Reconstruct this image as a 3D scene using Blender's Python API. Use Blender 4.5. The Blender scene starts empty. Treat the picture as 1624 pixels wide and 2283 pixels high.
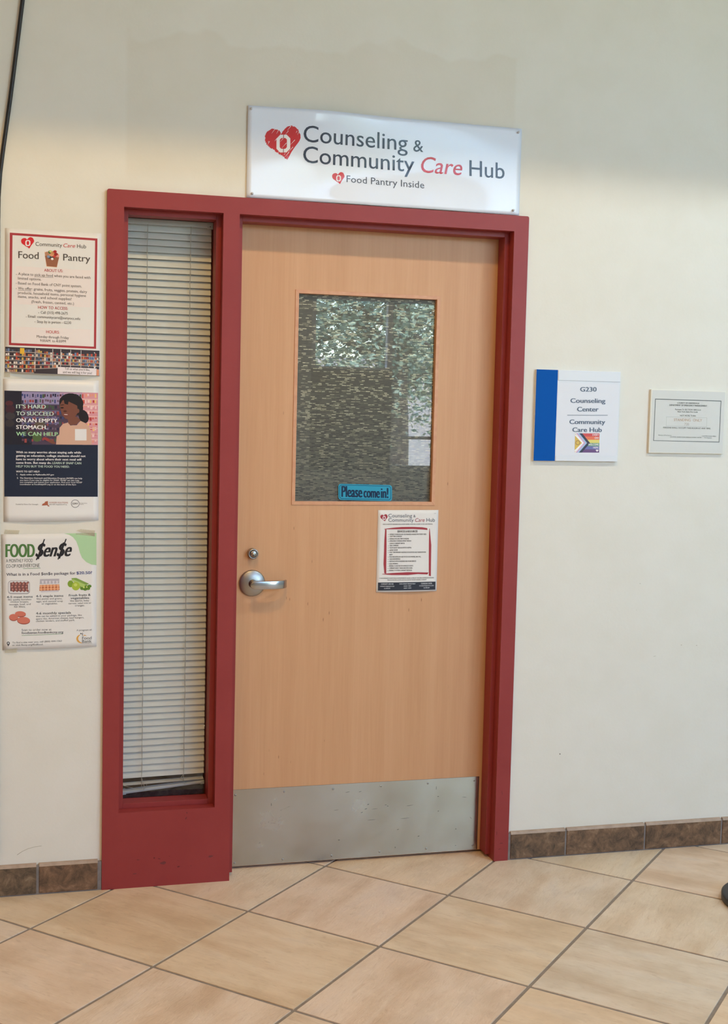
import bpy, bmesh, math, random
from mathutils import Vector, Matrix
random.seed(7)
SC = bpy.context.scene
COL = SC.collection

# ---------------------------------------------------------------- camera
IW, IH = 1624, 2283
FPX = 2773.4456
PPX, PPY = 751.89, 1133.40
CAM = Vector((-0.26801, -3.87450, 1.51337))
YAW, PIT, ROL = 0.254385, -0.075869, 0.0223719
FW = Vector((math.sin(YAW)*math.cos(PIT), math.cos(YAW)*math.cos(PIT), math.sin(PIT)))
_r = FW.cross(Vector((0, 0, 1))).normalized()
_u = _r.cross(FW)
RT = _r*math.cos(ROL) + _u*math.sin(ROL)
UP = -_r*math.sin(ROL) + _u*math.cos(ROL)
cd = bpy.data.cameras.new('camera')
cam = bpy.data.objects.new('camera', cd)
COL.objects.link(cam)
cam.matrix_world = Matrix(((RT.x, UP.x, -FW.x, CAM.x), (RT.y, UP.y, -FW.y, CAM.y),
                           (RT.z, UP.z, -FW.z, CAM.z), (0, 0, 0, 1)))
cd.sensor_fit = 'VERTICAL'
cd.sensor_height = 24
cd.lens = FPX/IH*24
cd.shift_x = (IW/2-PPX)/IH
cd.shift_y = -(IH/2-PPY)/IH
cd.clip_start = 0.05
cd.clip_end = 300
SC.camera = cam

# ---------------------------------------------------------------- world, sun, exposure
W = bpy.data.worlds.new('world')
SC.world = W
W.use_nodes = True
nt = W.node_tree
nt.nodes.clear()
sky = nt.nodes.new('ShaderNodeTexSky')
sky.sky_type = 'NISHITA'
sky.sun_disc = False
sky.sun_elevation = math.radians(50)
sky.sun_rotation = math.radians(20)
sky.air_density = 1.0
sky.dust_density = 0.4
sky.ozone_density = 1.6
bg = nt.nodes.new('ShaderNodeBackground')
bg.inputs['Strength'].default_value = 2.5
wo = nt.nodes.new('ShaderNodeOutputWorld')
nt.links.new(sky.outputs[0], bg.inputs[0])
nt.links.new(bg.outputs[0], wo.inputs[0])
sl = bpy.data.lights.new('sun', 'SUN')
sl.energy = 30
sl.angle = 0.01
sl.color = (1, .95, .86)
so = bpy.data.objects.new('sun', sl)
COL.objects.link(so)
so.rotation_euler = (math.radians(-38), math.radians(12), 0)   # from behind the building, high up
so.location = (0, 10, 30)

SC.view_settings.view_transform = 'Standard'
SC.view_settings.look = 'None'
SC.view_settings.exposure = 0.04
SC.view_settings.gamma = 1.0
SC.view_settings.use_curve_mapping = False
SC.cycles.use_denoising = True
SC.cycles.max_bounces = 8
SC.cycles.diffuse_bounces = 5
SC.cycles.sample_clamp_indirect = 6

# ceiling downlights of the hall
LAMPS = [(2.75, -2.0), (0.15, -2.05), (5.4, -2.0), (-2.4, -2.0), (-2.4, -5.2), (0.15, -5.2), (2.75, -5.2)]
LAMP_LIGHT = [(1.02, 1.22, 1.40), (1.42, .90, .30), (.65, 1.0, .82), (.25, .10, .03), (1.05, .52, .14), (.60, .54, .42), (.2, .45, .95)]   # rgb output, 1 = 30 W
LAMP_Z = 4.12

# ---------------------------------------------------------------- helpers
def lin(c):
    c /= 255.0
    return c/12.92 if c <= .04045 else ((c+.055)/1.055)**2.4

def rgb(r, g, b, k=1.0):
    return (min(lin(r)*k, 1), min(lin(g)*k, 1), min(lin(b)*k, 1), 1)

MATS = {}
def mat(name, col=(.8, .8, .8, 1), rough=.5, metal=0.0, spec=.5, coat=0.0, coat_rough=.03, emit=None, estr=1):
    m = bpy.data.materials.new(name)
    m.use_nodes = True
    b = m.node_tree.nodes['Principled BSDF']
    b.inputs['Base Color'].default_value = col
    b.inputs['Roughness'].default_value = rough
    b.inputs['Metallic'].default_value = metal
    b.inputs['Specular IOR Level'].default_value = spec
    b.inputs['Coat Weight'].default_value = coat
    b.inputs['Coat Roughness'].default_value = coat_rough
    if emit:
        b.inputs['Emission Color'].default_value = emit
        b.inputs['Emission Strength'].default_value = estr
    MATS[name] = m
    return m

def N(m, t, **kw):
    n = m.node_tree.nodes.new(t)
    for k, v in kw.items():
        if k in n.inputs:
            n.inputs[k].default_value = v
        else:
            setattr(n, k, v)
    return n

def L(m, a, ao, b, bi):
    m.node_tree.links.new(a.outputs[ao], b.inputs[bi])

def bsdf(m):
    return m.node_tree.nodes['Principled BSDF']

def ramp(m, stops):
    n = m.node_tree.nodes.new('ShaderNodeValToRGB')
    e = n.color_ramp.elements
    while len(e) < len(stops):
        e.new(.5)
    for i, (p, c) in enumerate(stops):
        e[i].position = p
        e[i].color = c if len(c) == 4 else (*c, 1)
    return n

def coords(m, scale, kind='Object', rot=(0, 0, 0)):
    tc = N(m, 'ShaderNodeTexCoord')
    mp = N(m, 'ShaderNodeMapping')
    mp.inputs['Scale'].default_value = scale
    mp.inputs['Rotation'].default_value = rot
    L(m, tc, kind, mp, 'Vector')
    return mp

def mix(m, a, b, fac, mode='MIX'):
    """a, b: (node, socket) or colour; fac: (node, socket) or value"""
    n = m.node_tree.nodes.new('ShaderNodeMix')
    n.data_type = 'RGBA'
    n.blend_type = mode
    for s, v in ((6, a), (7, b), (0, fac)):
        if isinstance(v, tuple) and hasattr(v[0], 'outputs'):
            m.node_tree.links.new(v[0].outputs[v[1]], n.inputs[s])
        else:
            n.inputs[s].default_value = v
    return (n, 2)

def bump(m, src, strength, dist=.002):
    b = N(m, 'ShaderNodeBump')
    b.inputs['Strength'].default_value = strength
    b.inputs['Distance'].default_value = dist
    m.node_tree.links.new(src[0].outputs[src[1]], b.inputs['Height'])
    m.node_tree.links.new(b.outputs[0], bsdf(m).inputs['Normal'])

class MB:
    def __init__(self):
        self.v = []; self.f = []; self.smooth = []
    def add(self, vs, fs, smooth=False):
        o = len(self.v)
        self.v += [tuple(p) for p in vs]
        self.f += [tuple(i+o for i in f) for f in fs]
        self.smooth += [smooth]*len(fs)
        return self
    def box(self, x0, x1, y0, y1, z0, z1):
        vs = [(x, y, z) for z in (z0, z1) for y in (y0, y1) for x in (x0, x1)]
        return self.add(vs, [(0, 2, 3, 1), (4, 5, 7, 6), (0, 1, 5, 4), (2, 6, 7, 3), (0, 4, 6, 2), (1, 3, 7, 5)])
    def prism(self, poly, a0, a1, axis='y', smooth=False):
        """poly in the plane normal to axis; axis y: (x,z); axis x: (y,z); axis z: (x,y)"""
        n = len(poly)
        def P(p, a):
            return {'y': (p[0], a, p[1]), 'x': (a, p[0], p[1]), 'z': (p[0], p[1], a)}[axis]
        vs = [P(p, a0) for p in poly]+[P(p, a1) for p in poly]
        fs = [tuple(range(n)), tuple(range(2*n-1, n-1, -1))]
        fs += [(i, (i+1) % n, (i+1) % n+n, i+n) for i in range(n)]
        return self.add(vs, fs, smooth)
    def lathe(self, prof, c, axis='z', n=32, smooth=True):
        """prof: list of (radius, height along axis)"""
        vs = []
        for r, h in prof:
            for k in range(n):
                a = 2*math.pi*k/n
                p = (r*math.cos(a), r*math.sin(a))
                vs.append({'z': (c[0]+p[0], c[1]+p[1], c[2]+h), 'y': (c[0]+p[0], c[1]+h, c[2]+p[1]),
                           'x': (c[0]+h, c[1]+p[0], c[2]+p[1])}[axis])
        fs = []
        for j in range(len(prof)-1):
            for k in range(n):
                fs.append((j*n+k, j*n+(k+1) % n, (j+1)*n+(k+1) % n, (j+1)*n+k))
        fs.append(tuple(range(n))); fs.append(tuple(range(len(prof)*n-1, (len(prof)-1)*n-1, -1)))
        return self.add(vs, fs, smooth)
    def tube(self, pts, r, n=8, smooth=True):
        pts = [Vector(p) for p in pts]
        vs = []; ref = Vector((.13, .31, .94))
        for i, p in enumerate(pts):
            d = (pts[min(i+1, len(pts)-1)]-pts[max(i-1, 0)]).normalized()
            a = d.cross(ref).normalized(); b = d.cross(a)
            rr = r[i] if isinstance(r, (list, tuple)) else r
            for k in range(n):
                t = 2*math.pi*k/n
                vs.append(p+a*math.cos(t)*rr+b*math.sin(t)*rr)
        fs = [(j*n+k, j*n+(k+1) % n, (j+1)*n+(k+1) % n, (j+1)*n+k) for j in range(len(pts)-1) for k in range(n)]
        fs.append(tuple(range(n))); fs.append(tuple(range(len(pts)*n-1, (len(pts)-1)*n-1, -1)))
        return self.add(vs, fs, smooth)
    def build(self, name, m, parent=None, bevel=0, **kw):
        me = bpy.data.meshes.new(name)
        me.from_pydata(self.v, [], self.f)
        me.polygons.foreach_set('use_smooth', self.smooth)
        bm = bmesh.new(); bm.from_mesh(me)
        bmesh.ops.recalc_face_normals(bm, faces=bm.faces)
        if bevel:
            bmesh.ops.bevel(bm, geom=[e for e in bm.edges if len(e.link_faces) == 2 and e.calc_face_angle(0) > .6],
                            offset=bevel, segments=2, affect='EDGES', profile=.5, clamp_overlap=True)
        bm.to_mesh(me); bm.free()
        me.materials.append(m)
        o = bpy.data.objects.new(name, me)
        COL.objects.link(o)
        if parent:
            o.parent = parent
        for k, v in kw.items():
            o[k] = v
        return o

def tag(o, label=None, cat=None, group=None, kind=None):
    if label: o['label'] = label
    if cat: o['category'] = cat
    if group: o['group'] = group
    if kind: o['kind'] = kind
    return o

def empty(name, loc=(0, 0, 0)):
    o = bpy.data.objects.new(name, None)
    COL.objects.link(o)
    o.location = loc
    o.empty_display_size = .05
    return o

# ---------------------------------------------------------------- materials
WK = 1.02
def make_paint():
    m = mat('wall_paint', rough=.55, spec=.25)
    tc = N(m, 'ShaderNodeTexCoord')
    n1 = N(m, 'ShaderNodeTexNoise', Scale=1.3, Detail=3.0)
    L(m, tc, 'Object', n1, 'Vector')
    r1 = ramp(m, [(.3, (.775, .752, .685)), (.7, (.795, .773, .71))])
    L(m, n1, 'Fac', r1, 'Fac')
    # touched-up area above the door: x 0.05..1.32, z up to about 2.62 with a rolled, wavy edge
    sep = N(m, 'ShaderNodeSeparateXYZ'); L(m, tc, 'Object', sep, 0)
    n2 = N(m, 'ShaderNodeTexNoise', Scale=5.0, Detail=2.0); L(m, tc, 'Object', n2, 'Vector')
    def math_(op, a, b, c=None):
        n = N(m, 'ShaderNodeMath', operation=op)
        for i, v in enumerate((a, b, c)):
            if v is None: continue
            if isinstance(v, tuple): m.node_tree.links.new(v[0].outputs[v[1]], n.inputs[i])
            else: n.inputs[i].default_value = v
        return (n, 0)
    h = math_('MULTIPLY_ADD', (n2, 0), .28, 2.53)
    top = math_('SUBTRACT', h, (sep, 2))
    top = math_('MULTIPLY', top, 60.0); top[0].use_clamp = True
    lx = math_('MULTIPLY', math_('SUBTRACT', (sep, 0), .05), 80.0); lx[0].use_clamp = True
    rx = math_('MULTIPLY', math_('SUBTRACT', 1.32, (sep, 0)), 80.0); rx[0].use_clamp = True
    bz = math_('MULTIPLY', math_('SUBTRACT', (sep, 2), 2.2), 20.0); bz[0].use_clamp = True
    mask = math_('MULTIPLY', math_('MULTIPLY', top, lx), math_('MULTIPLY', rx, bz))
    c = mix(m, (r1, 0), (.965, .948, .925, 1), (mask[0], 0), 'MULTIPLY')
    # faint grime
    n3 = N(m, 'ShaderNodeTexNoise', Scale=6.0, Detail=4.0, Roughness=.6); L(m, tc, 'Object', n3, 'Vector')
    r3 = ramp(m, [(.35, (.975, .97, .955)), (.6, (1, 1, 1))]); L(m, n3, 'Fac', r3, 'Fac')
    c2 = mix(m, c, (r3, 0), 1.0, 'MULTIPLY')
    m.node_tree.links.new(c2[0].outputs[2], bsdf(m).inputs['Base Color'])
    n4 = N(m, 'ShaderNodeTexNoise', Scale=120.0, Detail=3.0); L(m, tc, 'Object', n4, 'Vector')
    bump(m, (n4, 0), .12, .002)
    return m
M_WALL = make_paint()

def noisy(name, c0, c1, scale=8, detail=4, rough=.5, stretch=(1, 1, 1), bmp=0, bd=.001, lo=.35, hi=.65, **kw):
    m = mat(name, rough=rough, **kw)
    mp = coords(m, stretch)
    n = N(m, 'ShaderNodeTexNoise', Scale=scale, Detail=detail, Roughness=.6)
    L(m, mp, 0, n, 'Vector')
    r = ramp(m, [(lo, c0), (hi, c1)])
    L(m, n, 'Fac', r, 'Fac')
    L(m, r, 0, bsdf(m), 'Base Color')
    if bmp: bump(m, (n, 0), bmp, bd)
    return m

M_RED = noisy('red_frame_paint', rgb(146, 55, 54), rgb(151, 59, 58), scale=5, rough=.42, spec=.3)
M_REDCHIP = mat('dark_red_chip', rgb(104, 24, 26), .5)
M_SMUDGE = mat('grey_smudge', rgb(112, 46, 46), .6)
M_CEIL = noisy('ceiling_white', (.72, .72, .70, 1), (.76, .76, .74, 1), scale=20, rough=.9)
M_FARWALL = noisy('hall_wall_paint', (.50, .49, .46, 1), (.54, .53, .50, 1), scale=3, rough=.7)
M_DARKPANEL = noisy('dark_board', (.10, .095, .09, 1), (.13, .12, .11, 1), scale=3, rough=.7)
M_WINFRAME = mat('white_window_frame', (.75, .76, .78, 1), .4)
M_OFFICE = mat('office_wall', (.30, .28, .26, 1), .8)
M_CARPET = noisy('dark_carpet', (.018, .017, .016, 1), (.06, .055, .05, 1), scale=70, detail=6, rough=1, bmp=.6, bd=.004)
M_GROUT = noisy('grout', rgb(132, 121, 112), rgb(146, 135, 125), scale=40, rough=.9)
M_GROUTB = noisy('base_grout', rgb(122, 116, 114), rgb(138, 131, 128), scale=40, rough=.9)

def make_wood():
    m = mat('beech_veneer', rough=.42, spec=.35)
    mp = coords(m, (26, 26, 1.1))
    n = N(m, 'ShaderNodeTexNoise', Scale=1.0, Detail=6.0, Roughness=.62, Distortion=.25); L(m, mp, 0, n, 'Vector')
    r = ramp(m, [(.28, rgb(205, 156, 116)), (.5, rgb(209, 161, 121)), (.75, rgb(213, 166, 127))]); L(m, n, 'Fac', r, 'Fac')
    mp2 = coords(m, (160, 160, 5))
    n2 = N(m, 'ShaderNodeTexNoise', Scale=1.0, Detail=3.0); L(m, mp2, 0, n2, 'Vector')
    r2 = ramp(m, [(.3, (.965, .955, .94)), (.6, (1, 1, 1))]); L(m, n2, 'Fac', r2, 'Fac')
    c = mix(m, (r, 0), (r2, 0), 1.0, 'MULTIPLY')
    # short dark flecks of the veneer
    mp3 = coords(m, (38, 38, 9))
    v = N(m, 'ShaderNodeTexVoronoi', Scale=1.0, Randomness=1.0); L(m, mp3, 0, v, 'Vector')
    r3 = ramp(m, [(.03, (.45, .36, .30)), (.07, (1, 1, 1))]); L(m, v, 'Distance', r3, 'Fac')
    mp4 = coords(m, (6, 6, 3)); n4 = N(m, 'ShaderNodeTexNoise', Scale=1.0, Detail=1.0); L(m, mp4, 0, n4, 'Vector')
    r4 = ramp(m, [(.56, (0, 0, 0)), (.62, (.8, .8, .8))]); L(m, n4, 'Fac', r4, 'Fac')
    c2 = mix(m, c, (r3, 0), (r4, 0), 'MULTIPLY')
    m.node_tree.links.new(c2[0].outputs[2], bsdf(m).inputs['Base Color'])
    return m
M_WOOD = make_wood()
M_MOULD = noisy('beech_moulding', rgb(206, 149, 113), rgb(214, 161, 123), scale=1, stretch=(40, 40, 40), rough=.4)

def make_steel():
    m = mat('brushed_kick_steel', rough=.34, metal=1.0)
    b = bsdf(m)
    mp = coords(m, (3, 3, 3)); n = N(m, 'ShaderNodeTexNoise', Scale=2.0, Detail=5.0, Roughness=.6); L(m, mp, 0, n, 'Vector')
    r = ramp(m, [(.3, (.43, .405, .345)), (.7, (.52, .49, .42))]); L(m, n, 'Fac', r, 'Fac')
    # scratches: thin strokes of a stretched noise
    mp2 = coords(m, (14, 14, 45)); n2 = N(m, 'ShaderNodeTexNoise', Scale=1.3, Detail=8.0, Roughness=.75, Distortion=.8); L(m, mp2, 0, n2, 'Vector')
    r2 = ramp(m, [(.30, (.35, .33, .32)), (.345, (1, 1, 1)), (.70, (1, 1, 1)), (.74, (1.15, 1.15, 1.15))]); L(m, n2, 'Fac', r2, 'Fac')
    c = mix(m, (r, 0), (r2, 0), .8, 'MULTIPLY')
    m.node_tree.links.new(c[0].outputs[2], b.inputs['Base Color'])
    rr = ramp(m, [(.3, (.20, .20, .20)), (.7, (.28, .28, .28))]); L(m, n, 'Fac', rr, 'Fac'); L(m, rr, 0, b, 'Roughness')
    b.inputs['Anisotropic'].default_value = .92
    tg = N(m, 'ShaderNodeCombineXYZ'); tg.inputs[2].default_value = 1.0     # brushed sideways: reflections smear up and down
    L(m, tg, 0, b, 'Tangent')
    b.inputs['Anisotropic Rotation'].default_value = 0.0
    return m
M_STEEL = make_steel()
M_SATIN = mat('satin_nickel', (.40, .385, .37, 1), .36, 1.0)
M_SATIN2 = mat('bright_nickel', (.46, .46, .47, 1), .24, 1.0)
M_SCREW = mat('screw_steel', (.42, .42, .42, 1), .3, 1.0)
M_BLACK = mat('black_hole', (.01, .01, .01, 1), .6)
M_CABLE = mat('black_cable', (.012, .011, .013, 1), .45)
M_SLAT = noisy('blind_slat_vinyl', (.70, .695, .67, 1), (.73, .725, .70, 1), scale=6, rough=.45)
M_RAILB = mat('blind_rail_enamel', rgb(196, 202, 208), .35)
M_CORD = mat('ladder_cord', rgb(178, 172, 160), .8)
M_CHROME = mat('pole_metal', (.35, .35, .36, 1), .25, 1.0)
M_RUBBER = mat('black_rubber', (.022, .024, .026, 1), .42)

def make_glass(name, ior_f=1.5, tint=(1, 1, 1, 1), boost=1.0):
    m = bpy.data.materials.new(name); m.use_nodes = True
    t = m.node_tree; t.nodes.clear()
    out = t.nodes.new('ShaderNodeOutputMaterial'); mx = t.nodes.new('ShaderNodeMixShader')
    tr = t.nodes.new('ShaderNodeBsdfTransparent'); gl = t.nodes.new('ShaderNodeBsdfGlossy')
    fr = t.nodes.new('ShaderNodeFresnel'); fr.inputs[0].default_value = ior_f
    mm = t.nodes.new('ShaderNodeMath'); mm.operation = 'MULTIPLY'; mm.inputs[1].default_value = boost
    tr.inputs[0].default_value = tint
    gl.inputs['Roughness'].default_value = 0.0
    ge = t.nodes.new('ShaderNodeNewGeometry'); iv = t.nodes.new('ShaderNodeMath'); iv.operation = 'SUBTRACT'; iv.inputs[0].default_value = 1
    m2 = t.nodes.new('ShaderNodeMath'); m2.operation = 'MULTIPLY'      # the rear face of a thin pane adds no second mirror
    t.links.new(ge.outputs['Backfacing'], iv.inputs[1])
    t.links.new(fr.outputs[0], mm.inputs[0]); t.links.new(mm.outputs[0], m2.inputs[0]); t.links.new(iv.outputs[0], m2.inputs[1]); t.links.new(m2.outputs[0], mx.inputs[0])
    t.links.new(tr.outputs[0], mx.inputs[1]); t.links.new(gl.outputs[0], mx.inputs[2]); t.links.new(mx.outputs[0], out.inputs[0])
    return m
M_GLASS = make_glass('clear_pane', 1.5, (.97, .98, .97, 1), 2.0)
M_WGLASS = make_glass('window_pane', 1.45, (1, 1, 1, 1), 1.0)
M_TAPE = None

def make_film():
    """privacy film behind the door glass: rows of short dashes, printed flat"""
    m = mat('dashed_film', rough=.5, spec=.3)
    tc = N(m, 'ShaderNodeTexCoord')
    sep = N(m, 'ShaderNodeSeparateXYZ'); L(m, tc, 'Object', sep, 0)
    cmb = N(m, 'ShaderNodeCombineXYZ')
    m.node_tree.links.new(sep.outputs[0], cmb.inputs[0]); m.node_tree.links.new(sep.outputs[2], cmb.inputs[1])
    # wavy rows
    nw = N(m, 'ShaderNodeTexNoise', Scale=60.0, Detail=1.0); L(m, tc, 'Object', nw, 'Vector')
    off = N(m, 'ShaderNodeVectorMath', operation='MULTIPLY_ADD')
    m.node_tree.links.new(nw.outputs[1], off.inputs[0]); off.inputs[1].default_value = (0.0, .0022, 0); m.node_tree.links.new(cmb.outputs[0], off.inputs[2])
    bk = N(m, 'ShaderNodeTexBrick')
    bk.offset = .37; bk.squash = .72; bk.squash_frequency = 3
    bk.inputs['Scale'].default_value = 1.0
    bk.inputs['Brick Width'].default_value = .0165
    bk.inputs['Row Height'].default_value = .0044
    bk.inputs['Mortar Size'].default_value = .00105
    bk.inputs['Mortar Smooth'].default_value = .3
    bk.inputs['Color1'].default_value = (0, 0, 0, 1); bk.inputs['Color2'].default_value = (1, 1, 1, 1)
    bk.inputs['Mortar'].default_value = (.45, .45, .45, 1)
    m.node_tree.links.new(off.outputs[0], bk.inputs['Vector'])
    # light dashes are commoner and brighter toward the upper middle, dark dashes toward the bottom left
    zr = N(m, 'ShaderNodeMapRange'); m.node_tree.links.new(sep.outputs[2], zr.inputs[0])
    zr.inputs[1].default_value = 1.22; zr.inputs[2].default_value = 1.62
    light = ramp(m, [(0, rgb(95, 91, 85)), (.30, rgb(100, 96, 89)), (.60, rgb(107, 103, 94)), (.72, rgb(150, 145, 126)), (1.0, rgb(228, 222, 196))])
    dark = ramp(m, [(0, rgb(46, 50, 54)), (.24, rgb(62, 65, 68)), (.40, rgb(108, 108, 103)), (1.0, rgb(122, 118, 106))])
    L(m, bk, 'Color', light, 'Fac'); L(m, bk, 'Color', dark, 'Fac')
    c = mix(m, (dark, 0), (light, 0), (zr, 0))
    m.node_tree.links.new(c[0].outputs[2], bsdf(m).inputs['Base Color'])
    return m
M_FILM = make_film()

def make_tile():
    m = mat('slate_look_floor_tile', rough=.42, spec=.4)
    oi = N(m, 'ShaderNodeObjectInfo')
    tc = N(m, 'ShaderNodeTexCoord')
    add = N(m, 'ShaderNodeVectorMath', operation='MULTIPLY_ADD')
    cm = N(m, 'ShaderNodeCombineXYZ')
    for i in range(3): m.node_tree.links.new(oi.outputs['Random'], cm.inputs[i])
    m.node_tree.links.new(cm.outputs[0], add.inputs[0]); add.inputs[1].default_value = (37, 53, 71)
    m.node_tree.links.new(tc.outputs['Object'], add.inputs[2])
    mp = N(m, 'ShaderNodeMapping'); mp.inputs['Scale'].default_value = (1.6, 6.5, 1)
    mp.inputs['Rotation'].default_value = (0, 0, math.radians(-38))
    m.node_tree.links.new(add.outputs[0], mp.inputs[0])
    n = N(m, 'ShaderNodeTexNoise', Scale=1.5, Detail=5.0, Roughness=.55, Distortion=.6); L(m, mp, 0, n, 'Vector')
    r = ramp(m, [(.25, rgb(212, 189, 163)), (.42, rgb(222, 203, 181)), (.58, rgb(230, 215, 197)), (.78, rgb(221, 209, 198))]); L(m, n, 'Fac', r, 'Fac')
    # each tile its own shade
    rr = ramp(m, [(0, rgb(255, 243, 228)), (.35, rgb(249, 247, 238)), (.7, rgb(255, 246, 242)), (1, rgb(246, 246, 244))])
    L(m, oi, 'Random', rr, 'Fac')
    c = mix(m, (r, 0), (rr, 0), 1.0, 'MULTIPLY')
    # patchy clouds
    nc = N(m, 'ShaderNodeTexNoise', Scale=7.0, Detail=4.0, Roughness=.6); m.node_tree.links.new(add.outputs[0], nc.inputs['Vector'])
    rc = ramp(m, [(.35, (.90, .885, .86)), (.55, (1, 1, 1)), (.75, (1.02, 1.01, 1.01))]); L(m, nc, 'Fac', rc, 'Fac')
    c = mix(m, c, (rc, 0), 1.0, 'MULTIPLY')
    # slate ridges: fine dark streaks
    mp2 = N(m, 'ShaderNodeMapping'); mp2.inputs['Scale'].default_value = (6.5, 38, 1)
    mp2.inputs['Rotation'].default_value = (0, 0, math.radians(-38))
    m.node_tree.links.new(add.outputs[0], mp2.inputs[0])
    n2 = N(m, 'ShaderNodeTexNoise', Scale=1.5, Detail=8.0, Roughness=.72, Distortion=2.2); L(m, mp2, 0, n2, 'Vector')
    r2 = ramp(m, [(.36, (.84, .80, .76)), (.43, (.97, .96, .95)), (.50, (1, 1, 1)), (.58, (1, 1, 1)), (.64, (1.09, 1.08, 1.06))]); L(m, n2, 'Fac', r2, 'Fac')
    c = mix(m, c, (r2, 0), .75, 'MULTIPLY')
    m.node_tree.links.new(c[0].outputs[2], bsdf(m).inputs['Base Color'])
    bump(m, (n2, 0), .55, .004)
    return m
M_TILE = make_tile()

def make_basetile():
    m = mat('brown_slate_base_tile', rough=.5, spec=.35)
    oi = N(m, 'ShaderNodeObjectInfo')
    mp = coords(m, (1, 1, 1))
    add = N(m, 'ShaderNodeVectorMath', operation='MULTIPLY_ADD')
    cm = N(m, 'ShaderNodeCombineXYZ')
    for i in range(3): m.node_tree.links.new(oi.outputs['Random'], cm.inputs[i])
    m.node_tree.links.new(cm.outputs[0], add.inputs[0]); add.inputs[1].default_value = (17, 23, 31)
    m.node_tree.links.new(mp.outputs[0], add.inputs[2])
    n = N(m, 'ShaderNodeTexNoise', Scale=24.0, Detail=9.0, Roughness=.74, Distortion=.5); L(m, add, 0, n, 'Vector')
    r = ramp(m, [(.32, rgb(62, 54, 48)), (.45, rgb(104, 87, 72)), (.56, rgb(130, 106, 86)), (.72, rgb(164, 146, 126))]); L(m, n, 'Fac', r, 'Fac')
    r2 = ramp(m, [(0, rgb(240, 235, 222)), (.5, rgb(255, 238, 225)), (1, rgb(238, 240, 235))]); L(m, oi, 'Random', r2, 'Fac')
    c = mix(m, (r, 0), (r2, 0), 1.0, 'MULTIPLY')
    m.node_tree.links.new(c[0].outputs[2], bsdf(m).inputs['Base Color'])
    bump(m, (n, 0), .4, .003)
    return m
M_BTILE = make_basetile()
M_BCAP = noisy('base_cap_edge', rgb(160, 138, 120), rgb(176, 154, 136), scale=30, rough=.5)

# ---------------------------------------------------------------- the hall shell
WY = 0.012                      # wall face; the red frame's face is y = 0
XL, XR, YB = -6.0, 9.0, -8.0    # hall extents
CEIL_LOW, CEIL_HI, LIP = 3.20, 4.30, -1.0

w = MB()
w.box(XL, 0.002, WY, .16, 0, CEIL_HI)
w.box(1.370, XR, WY, .16, 0, CEIL_HI)
w.box(0.002, 1.370, WY, .16, 2.174, CEIL_HI)
wall_back = tag(w.build('wall_back', M_WALL), 'cream painted wall around the red door frame', 'wall', kind='structure')

f = MB(); f.box(XL, XR, YB-.2, .17, -.06, -.0025)
floor = tag(f.build('floor', M_GROUT), 'diagonally laid beige stone-look tile floor with grey grout', 'floor', kind='structure')
# diamond laid tiles, 455 mm pitch
PITCH, G = .45524, .0100
ORG = Vector((-0.22169, -0.25338))
E1 = Vector((math.cos(math.pi/4), -math.sin(math.pi/4))); E2 = Vector((math.sin(math.pi/4), math.cos(math.pi/4)))
h = (PITCH-G)/2
tm = MB(); tm.box(-h, h, -h, h, -.010, 0)
first = tm.build('tile', M_TILE, floor, bevel=.0012)
tile_mesh = first.data
used = False
rt = random.Random(3)
NT = 0
for a in range(-8, 14):
    for b in range(-14, 8):
        c = ORG + E1*PITCH*(a+.5) + E2*PITCH*(b+.5)
        if not (-2.2 < c.x < 4.0 and -3.4 < c.y < .46): continue
        if c.y > .12 and not (0 < c.x < 1.75): 
            if c.y > .30: continue
        o = first if not used else first.copy()
        if used: COL.objects.link(o)
        used = True
        NT += 1
        o.location = (c.x, c.y, 0)
        o.rotation_euler.z = -math.pi/4 + rt.choice((0, 0, 1, 1, 2))*math.pi/2
# the rest of the hall floor, too far from the picture to single out
rest = MB()
for a in range(-20, 34):
    for b in range(-34, 20):
        c = ORG + E1*PITCH*(a+.5) + E2*PITCH*(b+.5)
        if -2.2 < c.x < 4.0 and -3.4 < c.y: continue
        if not (XL+.3 < c.x < XR-.3 and YB+.3 < c.y < -.35): continue
        q = [c+E1*h+E2*h, c-E1*h+E2*h, c-E1*h-E2*h, c+E1*h-E2*h]
        rest.prism([(p.x, p.y) for p in q], -.01, 0, 'z')
rest.build('tile_field', M_TILE, floor, kind='stuff')

c = MB(); c.box(XL, XR, LIP, WY, CEIL_LOW, CEIL_HI-.01)
tag(c.build('ceiling_1', M_CEIL), 'lowered white ceiling bulkhead above the door wall', 'ceiling', kind='structure').name = 'ceiling'
c = MB(); c.box(XL, XR, YB, LIP, CEIL_HI, CEIL_HI+.1)
tag(c.build('ceiling', M_CEIL), 'high white ceiling over the hall', 'ceiling', kind='structure')
c = MB(); c.box(XL-.15, XL, YB-.2, .16, -.06, CEIL_HI+.1)
tag(c.build('wall_left', M_WALL), 'cream left end wall of the hall', 'wall', kind='structure')
c = MB(); c.box(XR, XR+.15, YB-.2, .16, -.06, CEIL_HI+.1)
tag(c.build('wall_right', M_FARWALL), 'right end wall of the hall', 'wall', kind='structure')

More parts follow.
